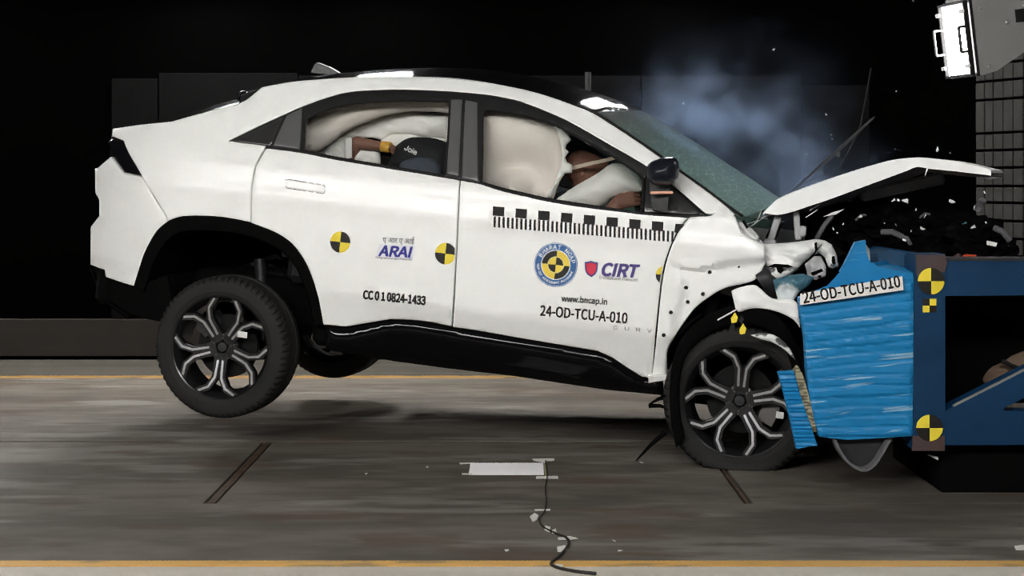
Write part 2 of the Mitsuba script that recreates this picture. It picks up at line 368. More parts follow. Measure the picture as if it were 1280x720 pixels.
scene['windscreen_glass'] = {'type': 'blendbsdf', 'weight': proc(cracks),
    'a': {'type': 'thindielectric', 'int_ior': 1.5, 'specular_transmittance': rgb(0.55, 0.75, 0.68)},
    'b': {'type': 'twosided', 'b': {'type': 'principled', 'base_color': rgb(0.38, 0.55, 0.52), 'roughness': 0.35, 'specular': 0.5}}}

# ================================================================== the hall
SEAM1, SEAM2, YFAR, YNEAR = 0.15, -1.305, 2.66, -2.27
put('floor', box([0, -1.5, -0.08], [18, 13, 0.10], 0.002), 'floor_under', kind='structure')
tag('floor', 'dark steel plate floor of the crash hall with long seams and yellow lines', kind='structure')
def plate(x0, x1, y0, y1, m='floor_plate'):
    return put('plate', box([(x0+x1)/2, (y0+y1)/2, -0.015], [x1-x0, y1-y0, 0.030], 0.003), m, 'floor')
g = 0.006
for x0, x1 in ((-8.8, -4.1), (-4.1, 4.4), (4.4, 8.8)): plate(x0+g/2, x1-g/2, SEAM1+0.02, YFAR-0.05)
for x0, x1 in ((-8.8, -1.235), (-1.190, 0.935), (0.965, 8.8)): plate(x0+g/2, x1-g/2, SEAM2+g/2, SEAM1-0.02)
for x0, x1 in ((-8.8, -2.6), (-2.6, 3.1), (3.1, 8.8)): plate(x0+0.002, x1-0.002, YNEAR+0.04, SEAM2-g/2)
put('rail', box([0, SEAM1, -0.014], [17.6, 0.018, 0.022], 0.002), 'rail_rust', 'floor')
put('slot_cover', box([-1.2125, (SEAM1+SEAM2)/2, -0.012], [0.034, SEAM1-SEAM2-0.05, 0.018], 0.002), 'rail_rust', 'floor')
put('slot_cover', box([0.95, (SEAM1+SEAM2)/2, -0.012], [0.016, SEAM1-SEAM2-0.05, 0.018], 0.002), 'rail_rust', 'floor')
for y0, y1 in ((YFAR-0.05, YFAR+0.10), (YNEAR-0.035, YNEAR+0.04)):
    put('line', box([0, (y0+y1)/2, -0.015], [17.6, y1-y0-0.002, 0.030], 0.002), 'line_yellow' if y0 > 0 else 'line_yellow_lit', 'floor', label='long yellow safety line along the track')
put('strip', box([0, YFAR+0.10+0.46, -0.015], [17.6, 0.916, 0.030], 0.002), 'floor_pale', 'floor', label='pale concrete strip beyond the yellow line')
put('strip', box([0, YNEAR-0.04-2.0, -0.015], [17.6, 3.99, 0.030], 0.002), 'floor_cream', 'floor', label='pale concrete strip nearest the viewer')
put('wall_back', box([0, 3.82, 3.3], [18, 0.20, 6.9], 0.002), 'wall_black', kind='structure')
tag('wall_back', 'black back wall of the hall with faint dark panels', kind='structure')
PB = 3.705
def bx(px): return (px-640)/FOC*(PB-CAM[1])
for a, b, top in ((140, 197, 2.05), (199, 372, 2.09), (374, 560, 2.07), (562, 800, 2.07), (802, 1000, 2.07), (1002, 1086, 2.00)):
    put('panel', box([(bx(a)+bx(b))/2, PB, (top+0.30)/2], [bx(b)-bx(a), 0.03, top-0.30], 0.003), 'wall_char', 'wall_back')
for a, b in ((-900, 300), (303, 900), (903, 1900)):
    put('board', box([(bx(a)+bx(b))/2, PB-0.01, 0.16], [bx(b)-bx(a), 0.04, 0.27], 0.003), 'wall_brown', 'wall_back')
put('wall_left', box([-8.9, -1.5, 3.3], [0.2, 10.6, 6.9], 0.002), 'wall_black', kind='structure', label='black left wall of the hall')
put('ceiling', box([0, -1.5, 6.85], [18, 13, 0.2], 0.002), 'wall_black', kind='structure', label='black ceiling of the hall')
# right wall: rows of small grey blocks with black joints, running towards the viewer
S0 = np.array([3.055, 2.60]); SD = np.array([0.18, -0.40]); SD /= np.linalg.norm(SD); SN = np.array([SD[1], -SD[0]])
if SN @ (CAM[:2]-S0) < 0: SN = -SN
def slat_at(s, z, o): return np.array([*(S0+SD*s+SN*o), z])
SA = math.degrees(math.atan2(SD[1], SD[0]))
bk = box([0, 0, 0], [1.30, 0.12, 3.0], 0.002)
bk.apply_transform(trimesh.transformations.rotation_matrix(math.radians(SA), [0, 0, 1])); bk.apply_translation(slat_at(0.64, 1.5, -0.075))
put('wall_right', bk, 'wall_black', kind='structure', label='right end wall faced with rows of grey blocks and black joints')
levels = [2.62, 2.505, 2.39, 2.28, 2.17, 2.06, 1.948, 1.827, 1.61, 1.498, 1.385, 1.266, 1.159, 1.043, 0.93, 0.82, 0.705, 0.59, 0.475, 0.36, 0.245, 0.13]
cols = np.concatenate([[0.0, 0.085], 0.165+0.091*np.arange(9)])
scene['slat_bsdf_ref'] = scene.pop('slat_grey')
for i in range(len(levels)-1):
    hh = levels[i]-levels[i+1]-0.016
    for j in range(len(cols)-1):
        L = cols[j+1]-cols[j]-0.006
        b = box([0, 0, 0], [L, 0.02, hh], 0.003)
        b.apply_transform(trimesh.transformations.rotation_matrix(math.radians(SA), [0, 0, 1]))
        b.apply_translation(slat_at((cols[j]+cols[j+1])/2, (levels[i]+levels[i+1])/2, -0.004+0.004*RNG.rand()))
        put('block', b, 'slat_bsdf_ref', 'wall_right', smooth=False)
put('support_pole', tube([[*deep([(735, 120)], 3.2)[0][:2], 0], [*deep([(735, 120)], 3.2)[0][:2], 2.06]], 0.022, 12), 'dark_metal', label='thin grey pole standing behind the car roof', category='pole')

# ------------------------------------------------------------------ floodlights
def lamp(pos, aim, w, h, power, label, group=None, color=(1.0, 0.985, 0.95), handles=False, depth=0.30, hanger=True):
    t = thing('flood_lamp', label, 'floodlight', group)
    n = np.asarray(aim, float)-np.asarray(pos, float); n /= np.linalg.norm(n)
    r = np.cross(n, [0, 0, 1]); r = r/np.linalg.norm(r) if np.linalg.norm(r) > 1e-3 else np.array([1.0, 0, 0])
    u = np.cross(r, n)
    M = np.eye(4); M[:3, 0], M[:3, 1], M[:3, 2], M[:3, 3] = r, u, n, pos
    def at(m): m = m.copy(); m.apply_transform(M); return m
    k = 0.62
    body = hull([(sx*w/2*s, sy*h/2*s, z) for sx in (-1, 1) for sy in (-1, 1) for s, z in ((1, -0.015), (1, -0.05), (k, -depth))])
    put('housing', at(body), 'lamp_grey', t)
    pan = box([0, 0, -0.006], [w*0.94, h*0.94, 0.012], 0.002)
    scene[t+'__diffuser'] = mikit.ply(at(pan), 'print_white', smooth=False, emitter={'type': 'area', 'radiance': rgb(*[power*c for c in color])})
    for sx in (-1, 1): put('frame', at(box([sx*w*0.485, 0, 0.004], [w*0.03, h, 0.024], 0.002)), 'black_trim', t)
    for sy in (-1, 1): put('frame', at(box([0, sy*h*0.485, 0.004], [w*0.94, h*0.03, 0.024], 0.002)), 'black_trim', t)
    if hanger:
        top = np.asarray(pos)-n*depth*0.8
        put('hanger', tube([top, [top[0], top[1], 6.80]], 0.02, 8), 'dark_metal', t)
    return t, at, r, u, n
for x, wide in ((-4.5, 0.6), (-2.2, 0.6), (-0.95, 0.45), (1.15, 0.5), (4.8, 1.2)):
    lamp([x, 3.25, 3.06], [x*0.95, 0.7, 0], wide, 0.7, LAMP['ceiling'], 'large grey floodlight hanging from the ceiling in front of the back wall', 'floodlights in front of the back wall')
for x, share in ((-5.8, 1.15), (-3.2, 1.1), (-0.8, 1.0), (1.6, 0.72)):
    lamp([x, -7.1, 3.45], [x*0.55, 0, 0.9], 2.2, 0.8, LAMP['bank']*share, 'large grey floodlight hanging from the ceiling on the near side of the track', 'floodlights on the near side of the track')
# the floodlight in view, top right
fp = (deep([(1196, 50)], -0.35)[0]); fn = np.array([-0.955, -0.27, -0.13]); fn /= np.linalg.norm(fn)
ft, fat, fr, fu, _ = lamp(fp, fp+fn, 0.215, 0.345, LAMP['flood']*2.4, 'bright floodlight box with two loop handles at the upper right corner', depth=0.55, hanger=False)
del scene[ft+'__housing']
hb = hull([(sx*0.110, sy*0.178, z) for sx in (-1, 1) for sy in (-1, 1) for z in (-0.015, -0.03)])
put('rim', fat(hb), 'black_trim', ft)
hb = hull([(sx*0.108, y, z) for sx in (-1, 1) for y, z in ((0.19, -0.031), (-0.178, -0.031), (-0.165, -0.12), (-0.03, -0.42), (0.30, -0.45), (0.30, -0.2))])
put('housing', fat(hb), 'lamp_grey', ft, label='pale grey sheet metal housing')
sgn = 1 if (fr @ (CAM-fp)) > 0 else -1
for zz, yy in ((-0.07, 0.13), (-0.30, 0.12), (-0.31, 0.02), (-0.08, -0.14), (-0.2, 0.05)):
    put('bolt', fat(box([sgn*0.111, yy, zz], [0.012, 0.013, 0.013], 0.003)), 'steel', ft)
put('slot', fat(box([sgn*0.109, 0.075, -0.33], [0.006, 0.06, 0.16], 0.002)), 'print_black', ft)
for sx in (-1, 1):
    x = sx*0.105; hp = [(x, 0.055, 0.005), (x+0.0, 0.055, 0.05), (x, -0.060, 0.05), (x, -0.060, 0.005)]
    put('handle', fat(join([tube(np.array([hp[k], hp[k+1]]), 0.006, 8) for k in range(3)])), 'steel' if sx != sgn else 'black_trim', ft)
for sx in (-1, 1):
    for yy in (0.125, -0.125):
        put('clip', fat(box([sx*0.100, yy, 0.022], [0.03, 0.018, 0.014], 0.003)), 'plate_white', ft)

# ================================================================== the car
CAR = thing('car', 'white coupe suv in mid crash with crumpled nose, raised tail and stickers on its doors', 'car')
ROOF_TOP = [(327, 109), (345, 105.5), (370, 101.5), (420, 97.5), (470, 95.5), (520, 95.5), (560, 97), (590, 100), (620, 105), (655, 112), (690, 122), (735, 139), (755, 150), (792, 174), (822, 195), (849, 215), (880, 237), (905, 256), (919, 269)]
ROOF_LOW = [(882, 267), (840, 231), (805, 206), (755, 177), (705, 149), (655, 128.5), (630, 122), (610, 118.5), (580, 115.5), (540, 113), (490, 112), (440, 114.5), (410, 121.5), (379, 132.5), (356, 142.5), (320, 159), (285, 176)]
uniside = poly_of([(141, 161), (175, 156), (214, 152), (250, 142), (284, 132.5), (297.5, 130), (307, 125.5), (317, 117.5)], curve(ROOF_TOP, 8), curve(ROOF_LOW, 8),
                  [(300, 178.5), (332, 182.3)], curve([(332, 182.3), (319, 206), (314, 232), (313, 252), (312.5, 277.5)], 6), curve([(312.5, 277.5), (280, 271.5), (250, 269.5), (225, 270.5), (209, 276)], 6), [(206, 268), (195, 250), (177.5, 221), (154, 176), (139.5, 170)])
body = put('body_side', skin(uniside, 0.0, 0.03, extra=lambda X, Z, d: 0.012*np.clip((Z-1.60)/0.08, 0, 1)**2), 'white_paint', CAR, car=True)
# far flank: the same pressings mirrored (undamaged)
rear_door = poly_of([(333.5, 184), (375, 189.5), (420, 198.5), (465, 206), (520, 215), (574.0, 224)], curve([(572.7, 245), (571.2, 280), (569.7, 310), (566.2, 370), (563.7, 408)], 8),
                    curve([(540, 403), (515, 400), (487.5, 399.2)], 8), [(432.5, 408.5), (404, 406)], curve([(404, 406), (397.5, 372.5), (390, 347.5), (380, 325), (365, 305), (345, 291), (314, 278.5)], 6), curve([(313.7, 278.5), (314.1, 250), (315.1, 232), (320.1, 207)], 6))
front_edge = curve([(860, 271), (845, 291), (833, 320), (826, 350), (821, 395), (818.5, 420), (815, 466)], 8)
front_door = poly_of([(576, 224.6), (600, 228.5), (630, 238), (687, 250.5), (730, 257.5), (775, 263), (812, 267.5)], front_edge, [(813, 473), (802, 471), (784, 460), (765, 447)], curve([(747, 439), (720, 434.5), (690, 429.5), (642, 421.5), (600, 414), (566.5, 409)], 8),
                     curve([(565.7, 409), (568.2, 370), (571.4, 312), (572.8, 280), (574.4, 245)], 8))
bumper = poly_of([(154, 176), (177, 221.5), (194, 251), (206, 270), (208, 277)], curve([(208, 277), (194, 290), (180, 315), (172.5, 337.5), (166, 357.5)], 6), [(131, 346), (130, 337.5), (113, 331), (113.5, 285), (124, 271), (124, 250), (119, 241), (119, 212), (137.5, 195.5), (153, 216.5), (150, 200)])
DOOR_R = put('rear_door', skin(rear_door), 'white_paint', CAR, car=True)
DOOR_F = put('front_door', skin(front_door), 'white_paint', CAR, car=True)
bumper = poly_of([(177.5, 222), (194, 251), (206, 270), (208, 277)], curve([(208, 277), (194, 290), (180, 315), (172.5, 337.5), (166, 357.5)], 6), [(131, 346), (130, 337.5), (113, 331), (113.5, 285), (124, 271), (124, 250), (119, 241), (119, 212), (137.5, 196), (153.5, 217)])
BUMP = put('rear_bumper', skin(bumper, -0.003, 0.03), 'white_paint', CAR, car=True)
lampp = poly_of([(140, 172.5), (153, 177.5), (176.5, 219.5), (154, 215.5), (133, 177)])
put('tail_lamp', skin(lampp, -0.012, 0.05), 'black_gloss', CAR, car=True, label='smoked black tail lamp')
put('body_side', mirror(skin(uniside, 0.0, 0.03, h=0.06)), 'white_paint', CAR, car=True)
put('rear_door', mirror(skin(rear_door, h=0.06)), 'white_paint', CAR, car=True)
put('front_door', mirror(skin(front_door, h=0.06)), 'white_paint', CAR, car=True)
# tail: sheets across the car from the right corner to the left one
tail_edge = side([(141, 161), (139.5, 170)], -0.01); tail2 = side([(119, 212), (119, 241), (124, 250), (124, 271), (113.5, 285), (113, 331)], -0.02)
put('tailgate', loft(np.vstack([side([(214, 152)], -0.02), side([(175, 156)], -0.02), tail_edge]), 16, 0.0, np.array([0, -0.03, -0.10, -0.10]), 0.02), 'white_paint', CAR, car=True)
put('tail_panel', loft(np.vstack([side([(139.5, 171)], -0.02), side([(137, 195)], -0.02)]), 16, 0.0, -0.12, 0.02, down=(1, 0, 0)), 'black_gloss', CAR, car=True)
put('rear_bumper', loft(tail2, 20, 0.0, -0.16, 0.02, power=2.4, down=(1, 0, 0)), 'white_paint', CAR, car=True)
low = poly_of([(112, 333), (130, 340), (131, 348), (166, 359), (204, 345), (212, 380), (200, 404), (160, 394), (128, 372)])
put('bumper_valance', skin(low, -0.03, 0.04), 'black_matte', CAR, car=True, label='matt black lower bumper')
put('bumper_valance', loft(side([(113, 334), (128, 372), (160, 394)], -0.04), 16, 0.0, np.array([-0.14, -0.10, 0]), 0.02), 'black_matte', CAR, car=True)
# glass of the tail, spoiler
rg = side([(297, 129.5), (275, 135), (250, 141.5), (216, 151)], -0.012)
put('rear_window', loft(rg, 30, np.array([0.088, 0.088, 0.090, 0.075]), np.array([-0.02, -0.025, -0.03, -0.04]), 0.006, power=2.6), 'black_gloss', CAR, car=True, label='sloping rear window catching the light')
sp = side([(327, 110), (312, 116), (301, 119.5)], -0.03)
put('spoiler', loft(sp, 20, np.array([0.06, 0.065, 0.06]), np.array([0, -0.03, -0.10]), 0.028), 'black_gloss', CAR, car=True, label='black roof spoiler')
put('spoiler', pillow(curve([(298, 128), (298.5, 117), (303, 113.5), (308, 114), (304, 122)], 4, True), -0.60, 0.03, 0.03, 0.02, h=0.01), 'black_gloss', CAR, car=True)
# roof
rt = side(curve([(327, 109.5)] + ROOF_TOP[1:11] + [(712, 129.5), (738, 140.5)], 10), 0.0)
rt[:, 2] -= 0.004; rt[:, 1] += 0.010
s = np.linspace(0, 1, len(rt))
put('roof_panel', loft(rt, 28, 0.075+0.015*np.sin(s*np.pi), np.where(s > 0.6, 0.10*((s-0.6)/0.4)**1.5, 0) - 0.04*np.clip(1-s/0.2, 0, 1), 0.02, power=1.7), 'black_gloss', CAR, car=True, label='gloss black glass roof')
# roof fin
c = plane([(412, 92)], 0.0)[0]
finp = Polygon([(-0.10, 0), (0.10, 0), (0.055, 0.016), (0.0, 0.040), (-0.07, 0.058), (-0.085, 0.042)])
fm = prism(finp, -0.02, 0.02); fm.apply_translation([c[0], 0, c[2]-0.005]); fm.apply_scale(1.0)
put('roof_fin', fm, 'black_trim', CAR, car=True)
# windscreen: from the header to the scuttle
ws = side(curve([(741, 142), (757, 152), (793, 176), (823, 196.5), (850, 217), (881, 239), (906, 258), (926, 272)], 8), -0.01)
s = np.linspace(0, 1, len(ws)); n = 26
wm = loft(ws, n, 0.072+0.005*s, 0.10+0.05*s, 0.004, power=2.0)
def sheet_uv(m, rows, cols):
    u, v = np.meshgrid(np.linspace(0, 1, rows), np.linspace(0, 1, cols), indexing='ij')
    q = np.stack([u.ravel(), v.ravel()], 1); return np.vstack([q, q])
put('windscreen', wm, 'windscreen_glass', CAR, car=True, uv=sheet_uv(wm, len(ws), n), label='cracked green windscreen')
hd = side(curve([(736, 139), (745, 144.5), (757, 152)], 4), -0.012)
put('windscreen_band', loft(hd, 24, 0.074, 0.10, 0.008), 'black_gloss', CAR, car=True)
fr_ = ws.copy(); 
def across(e, g, crown, bow): return np.stack([e[:, 0]+bow*(1-g*g), g*-e[:, 1], e[:, 2]+crown*(1-g*g)], 1)
put('windscreen_frame', tube(across(ws, 0.985, 0.075, 0.12), 0.016, 8), 'black_trim', CAR, car=True)
put('windscreen_frame', tube(across(ws, -0.985, 0.075, 0.12), 0.012, 8), 'seal_rubber', CAR, car=True)
# dark trim around the side windows and the glass
frame = poly_of(curve([(284.5, 176.3), (320, 159.3), (356, 142.8), (379, 132.8), (410, 121.8), (440, 114.8), (490, 112.3), (540, 113.3), (580, 115.8), (610, 118.8), (630, 122.3), (655, 128.8), (705, 149.3), (755, 177.3), (805, 206.3), (840, 231.3), (882, 267.3), (888, 270)], 8),
                [(862, 271.5), (812, 268.5), (775, 264.5), (730, 258.8), (687, 252), (630, 239.5), (600, 230.5), (574, 225), (520, 216.5), (465, 207.5), (420, 200), (375, 191), (332, 184)])
glass_r = poly_of(curve([(378, 188.3), (380.5, 152), (384, 148.5)], 5), curve([(384, 148.5), (400, 139.5), (420, 133), (445, 128.5), (480, 126), (520, 125.5), (562, 126)], 6), curve([(562, 126), (560, 172), (555.5, 219.8)], 8), [(520, 214), (465, 205), (420, 197.3)])
glass_f = poly_of(curve([(601.5, 228.3), (602, 180), (602.5, 142), (606, 136.5)], 6), curve([(606, 136.5), (630, 139), (656, 143.5), (687, 153), (715, 167), (740, 180), (765, 194.5), (797, 216.5), (804, 223)], 6), [(804, 240), (802, 267.3), (797, 267), (755, 259.8), (687, 249.6), (630, 236.6)])
div = poly_of([(806, 224), (803.5, 266.5), (880, 268.5), (840, 232.5), (812, 212)])
holes = frame.difference(glass_r).difference(glass_f).difference(div)
if holes.geom_type != 'Polygon': holes = max(holes.geoms, key=lambda q: q.area)
put('window_frame', skin(holes, -0.006, 0.03, r=0.005, h=0.03), 'pillar_black', CAR, car=True, label='black window surround and door pillar')
put('window_frame', mirror(skin(holes, -0.006, 0.03, r=0.005, h=0.06)), 'pillar_black', CAR, car=True)
put('mirror_triangle', skin(div, -0.012, 0.02), 'pillar_black', CAR, car=True)
def seal(ring, off, rad): 
    p = np.array(ring.coords); p = resample(LineString(p), 0.03); p = np.vstack([p, p[:1]])
    return tube(np.stack([p[:, 0], surf(p[:, 0], p[:, 1], off), p[:, 1]], 1), rad, 8, cap=False)
put('window_seal', seal(glass_r.exterior, -0.006, 0.006), 'seal_rubber', CAR, car=True)
put('window_seal', seal(glass_f.exterior, -0.006, 0.006), 'seal_rubber', CAR, car=True)
def pane(poly, off, extra_h=0.08):
    P, f, d = tri_poly(poly.buffer(0.006), extra_h, step=0.04); return (np.stack([P[:, 0], surf(P[:, 0], P[:, 1], off), P[:, 1]], 1), f)
put('window_pane', pane(glass_r, -0.022), 'side_glass', CAR, car=True, smooth=True)
put('window_pane', pane(glass_f, -0.022), 'side_glass', CAR, car=True, smooth=True)
tri = poly_of([(287, 176), (320, 161), (354, 145.5), (341, 176), (337, 182.5), (300, 178)])
put('quarter_window', skin(tri, -0.002, 0.012), 'dark_glass', CAR, car=True, label='small dark corner window')
pil = poly_of([(358, 144), (377, 135), (376, 160), (374, 186.5), (341, 182), (346, 170)])
put('door_pillar', skin(pil, -0.001, 0.012), 'pillar_grey', CAR, car=True)
for q in ([(563.5, 124), (577.5, 124.5), (573, 220), (558, 217)], [(581.5, 125), (596.5, 128), (597, 226.5), (577, 222)]):
    put('door_pillar', skin(poly_of(q), 0.0, 0.012), 'pillar_grey', CAR, car=True)
put('window_strip', tube(side(curve([(332, 184.5), (375, 190), (420, 199), (465, 206.5), (520, 215.5), (574, 224.5), (600, 229.5), (630, 238.8), (687, 251.3), (730, 258.3), (775, 263.7), (812, 268), (862, 271)], 10), -0.004), 0.006, 8), 'black_trim', CAR, car=True)
# door handle, lines
hp = poly_of([(357, 225), (358.5, 224), (404.5, 231.3), (406.3, 233), (406, 240.5), (404, 242), (358.5, 235), (357, 233.5)])
gap = poly_of([(355.8, 224.3), (358, 222.8), (405.5, 230.3), (407.6, 232.6), (407.3, 241.3), (404.7, 243.4), (357.6, 236.2), (355.8, 234.2)])
put('handle_recess', skin(gap, 0.0008, 0.004, r=0.003), 'wreck_grey', DOOR_R, car=True)
put('handle', skin(hp, 0.004, 0.006, r=0.004, h=0.02), 'white_paint', DOOR_R, car=True, label='flush door handle')
# black sill and arches
sill = poly_of([(404, 407), (432.5, 409.5), (487.5, 400.2), (515, 401), (566, 410), (642, 422.5), (690, 430.5), (747, 440), (765, 448), (784, 461), (802, 472), (812, 474), (826, 478), (828, 495), (755, 488), (642, 471), (556, 461), (489, 452), (405, 438)])
put('sill', skin(sill, 0.016, 0.05, r=0.012, h=0.02, extra=lambda X, Z, d: 0.035*np.clip(1-d/0.07, 0, 1)**2), 'sill_black', CAR, car=True, label='gloss black sill cladding')
put('sill', mirror(skin(sill, 0.006, 0.05, r=0.012, h=0.08)), 'black_gloss', CAR, car=True)
ra = np.array([(404, 406), (397.5, 372.5), (390, 347.5), (380, 325), (365, 305), (345, 291), (312.5, 278), (280, 272), (250, 269.8), (225, 270.8), (207.5, 277.5), (194, 290), (180, 315), (172.5, 337.5), (166, 357.5)])
arch_o = curve(ra, 6); cpt = np.array([286, 420.])
arch_i = cpt + (arch_o-cpt)*np.array([0.90, 0.88])
put('wheel_arch', skin(poly_of(arch_o, arch_i[::-1]), -0.004, 0.05, r=0.008, h=0.03), 'black_matte', CAR, car=True, label='black rear wheel arch cladding')
lin = side(arch_i, -0.03); v = np.vstack([lin, lin + [0, 0.55, 0]]); k = len(lin)
lf = np.array([[i, i+1, i+1+k] for i in range(k-1)] + [[i, i+1+k, i+k] for i in range(k-1)])
put('arch_liner', (v, lf), 'black_matte', CAR, car=True)
put('arch_liner', (v*[1, -1, 1], lf), 'black_matte', CAR, car=True)
back = np.vstack([lin + [0, 0.55, 0]]); cb = back.mean(0)
put('arch_liner', (np.vstack([back, [cb]]), np.array([[i, i+1, k] for i in range(k-1)])), 'black_matte', CAR, car=True)
# underbody
ub = hull([(x, y, z) for x, z in ((-0.75, 0.34), (-0.75, 0.52), (2.2, 0.36), (2.2, 0.55), (2.5, 0.62), (0.9, 0.30), (-0.45, 0.30)) for y in (-0.80, 0.80)])
for x0, x1, w, z0, z1 in ((-0.80, -0.36, 0.74, 0.38, 0.56), (-0.36, 0.40, 0.55, 0.36, 0.60), (0.40, 2.06, 0.80, 0.33, 0.50), (2.06, 2.86, 0.52, 0.40, 0.62)):
    put('floor_pan', box([(x0+x1)/2, 0, (z0+z1)/2], [x1-x0, 2*w, z1-z0], 0.03), 'black_matte', CAR, car=True)
put('firewall', box([2.30, 0, 0.78], [0.06, 1.55, 0.62], 0.02), 'black_matte', CAR, car=True)

# ------------------------------------------------------------------ cabin
def at(px, Y): return plane([px], Y)[0]
put('dashboard', hull([(x, y, z) for x, z in ((2.02, 0.88), (2.05, 1.06), (2.30, 1.13), (2.52, 1.13), (2.40, 0.80)) for y in (-0.74, 0.74)]), 'black_trim', CAR, car=True)
sw = np.linspace(0, 2*np.pi, 40); rm = rot(0, -28)
put('steering_wheel', tube(np.stack([0*sw, 0.18*np.cos(sw), 0.18*np.sin(sw)], 1) @ rm.T + [1.93, -0.37, 1.06], 0.015, 8), 'black_trim', CAR, car=True)
def seat(x, y, m, name='seat'):
    back = hull([(x+a*0.10, y+b*w, z) for a in (-1, 1) for b in (-1, 1) for z, w in ((0.70, 0.23), (1.10, 0.24), (1.26, 0.17))] )
    back.vertices[:, 0] -= 0.28*(back.vertices[:, 2]-0.70)
    cush = box([x+0.28, y, 0.64], [0.52, 0.48, 0.16], 0.05)
    head = box([x-0.20, y, 1.36], [0.10, 0.26, 0.17], 0.04)
    put(name, join([back, cush]), m, CAR, car=True); put('headrest', head, m, CAR, car=True)
seat(1.22, -0.37, 'seat_black'); seat(1.22, 0.37, 'seat_blue')
put('rear_bench', join([box([0.42, 0, 0.68], [0.5, 1.25, 0.16], 0.05), hull([(x, y, z) for x, z in ((0.14, 0.72), (0.27, 0.72), (-0.02, 1.22), (0.10, 1.25)) for y in (-0.6, 0.6)])]), 'seat_black', CAR, car=True)
put('parcel_shelf', box([-0.35, 0, 1.10], [0.6, 1.25, 0.03], 0.01), 'black_matte', CAR, car=True)
def fold(f, a, sx=1.0, sz=1.0, seed=0): return lambda X, Z: a*(meshkit.fbm(np.stack([X*f*sx+Z*f*0.4, Z*f*sz, 0*X+seed], 1), 4, seed)-0.5)
# curtain airbags along the right windows
put('curtain_airbag', pillow([(377, 190), (375, 172), (378, 155), (395, 140), (424, 130), (460, 123), (500, 120), (545, 121), (570, 122), (570, 143), (545, 140), (515, 139), (480, 145), (450, 156), (430, 166), (412, 180), (396, 190)], -0.535, 0.07, 0.06, 0.07, fold(9, 0.018)), 'airbag_beige', CAR, car=True, label='beige curtain airbag hanging under the rear roof rail', smooth=True)
put('curtain_airbag', pillow([(396, 190), (412, 180), (430, 165), (450, 155), (480, 144), (517, 137.5), (535, 141), (570, 141), (570, 176), (552, 172), (530, 172), (512, 168), (490, 168), (477, 175), (465, 172), (440, 173), (436, 205), (405, 200)], -0.42, 0.05, 0.04, 0.10, fold(13, 0.09, 0.8, 1.5, 3)), 'airbag_white', CAR, car=True, label='white crumpled curtain airbag cloth in the rear window')
put('curtain_airbag', pillow([(436, 205), (439, 190), (455, 183), (475, 186), (476, 205), (455, 207)], -0.40, 0.04, 0.03, 0.05, fold(14, 0.02)), 'airbag_white', CAR, car=True)
put('curtain_airbag', pillow([(474, 182), (478, 171), (495, 165.5), (520, 164), (545, 169), (560, 174), (558, 185), (480, 188)], -0.40, 0.03, 0.03, 0.04, fold(9, 0.01)), 'airbag_white', CAR, car=True)
def dent(X, Z):
    c = at((655, 214), -0.55); u = (X-c[0])/0.15; w_ = (Z-c[2])/0.10; b = at((648, 236), -0.55)
    return 0.11*np.exp(-u*u-w_*w_) - 0.13*np.exp(-((X-b[0])/0.06)**2-((Z-b[2])/0.075)**2) + 0.006*(meshkit.fbm(np.stack([X*9, Z*9, X*0], 1), 3)-0.5)
put('side_airbag', pillow(curve([(600, 232), (600, 200), (601, 160), (603, 143), (612, 137), (632, 138), (658, 143), (682, 151), (697, 159), (704, 172), (707, 195), (704, 215), (696, 235), (686, 252), (640, 245)], 6, True), -0.54, 0.12, 0.08, 0.13, dent), 'airbag_beige', CAR, car=True, label='large beige inflated airbag filling the front window', smooth=True)
put('side_airbag', pillow([(690, 153), (696, 152.5), (703, 162), (710, 168), (714, 175), (708, 181), (707, 186), (711, 190), (706, 197), (709, 203), (715, 206), (715, 216), (706, 217), (699, 227), (690, 246), (682, 248), (694, 226), (701, 205), (702, 185), (697, 166)], -0.60, 0.02, 0.01, 0.02, fold(40, 0.03, seed=5), h=0.012), 'airbag_white', CAR, car=True, label='torn white airbag edge')
put('driver_airbag', pillow(curve([(694, 252), (705, 242), (722, 231), (748, 216), (766, 204), (784, 208), (800, 222), (806, 238), (790, 243), (768, 248), (745, 262), (715, 258)], 6, True), -0.50, 0.10, 0.08, 0.09, fold(16, 0.035, 1, 2, 8)), 'airbag_white', CAR, car=True, label='deflated white airbag over the steering wheel')
put('blue_grey_filler', pillow([(690, 160), (720, 172), (760, 196), (770, 205), (740, 206), (700, 205)], 0.55, 0.03, 0.02, 0.05), 'seat_blue', CAR, car=True)  # added blue-grey stand-in for an unidentified shape on the far side
# seated dummies
HEAD = at((734, 213), -0.40)
J = dict(pel=((1.34, -0.37, 0.74), 0.13), bel=((1.42, -0.37, 0.90), 0.125), che=((1.52, -0.38, 1.06), 0.13), nec=((1.60, -0.39, 1.19), 0.055), hed=(tuple(HEAD), 0.088), jaw=(tuple(HEAD+[0.075, 0, -0.065]), 0.045), bk=(tuple(HEAD+[-0.035, 0, 0.012]), 0.085), nose=(tuple(HEAD+[0.105, 0, -0.010]), 0.014), brow=(tuple(HEAD+[0.078, 0, 0.030]), 0.030),
         shr=((1.53, -0.55, 1.08), 0.062), elr=((1.68, -0.60, 0.98), 0.045), wrr=(tuple(at((772, 254), -0.56)), 0.033), shl=((1.53, -0.20, 1.08), 0.062), ell=((1.74, -0.16, 0.94), 0.045), wrl=((1.92, -0.26, 1.04), 0.032),
         hir=((1.38, -0.46, 0.73), 0.09), knr=((1.80, -0.50, 0.80), 0.06), anr=((2.02, -0.48, 0.56), 0.04), tor=((2.14, -0.48, 0.55), 0.032), hil=((1.38, -0.28, 0.73), 0.09), knl=((1.80, -0.24, 0.80), 0.06), anl=((2.02, -0.26, 0.56), 0.04), tol=((2.14, -0.26, 0.55), 0.032))
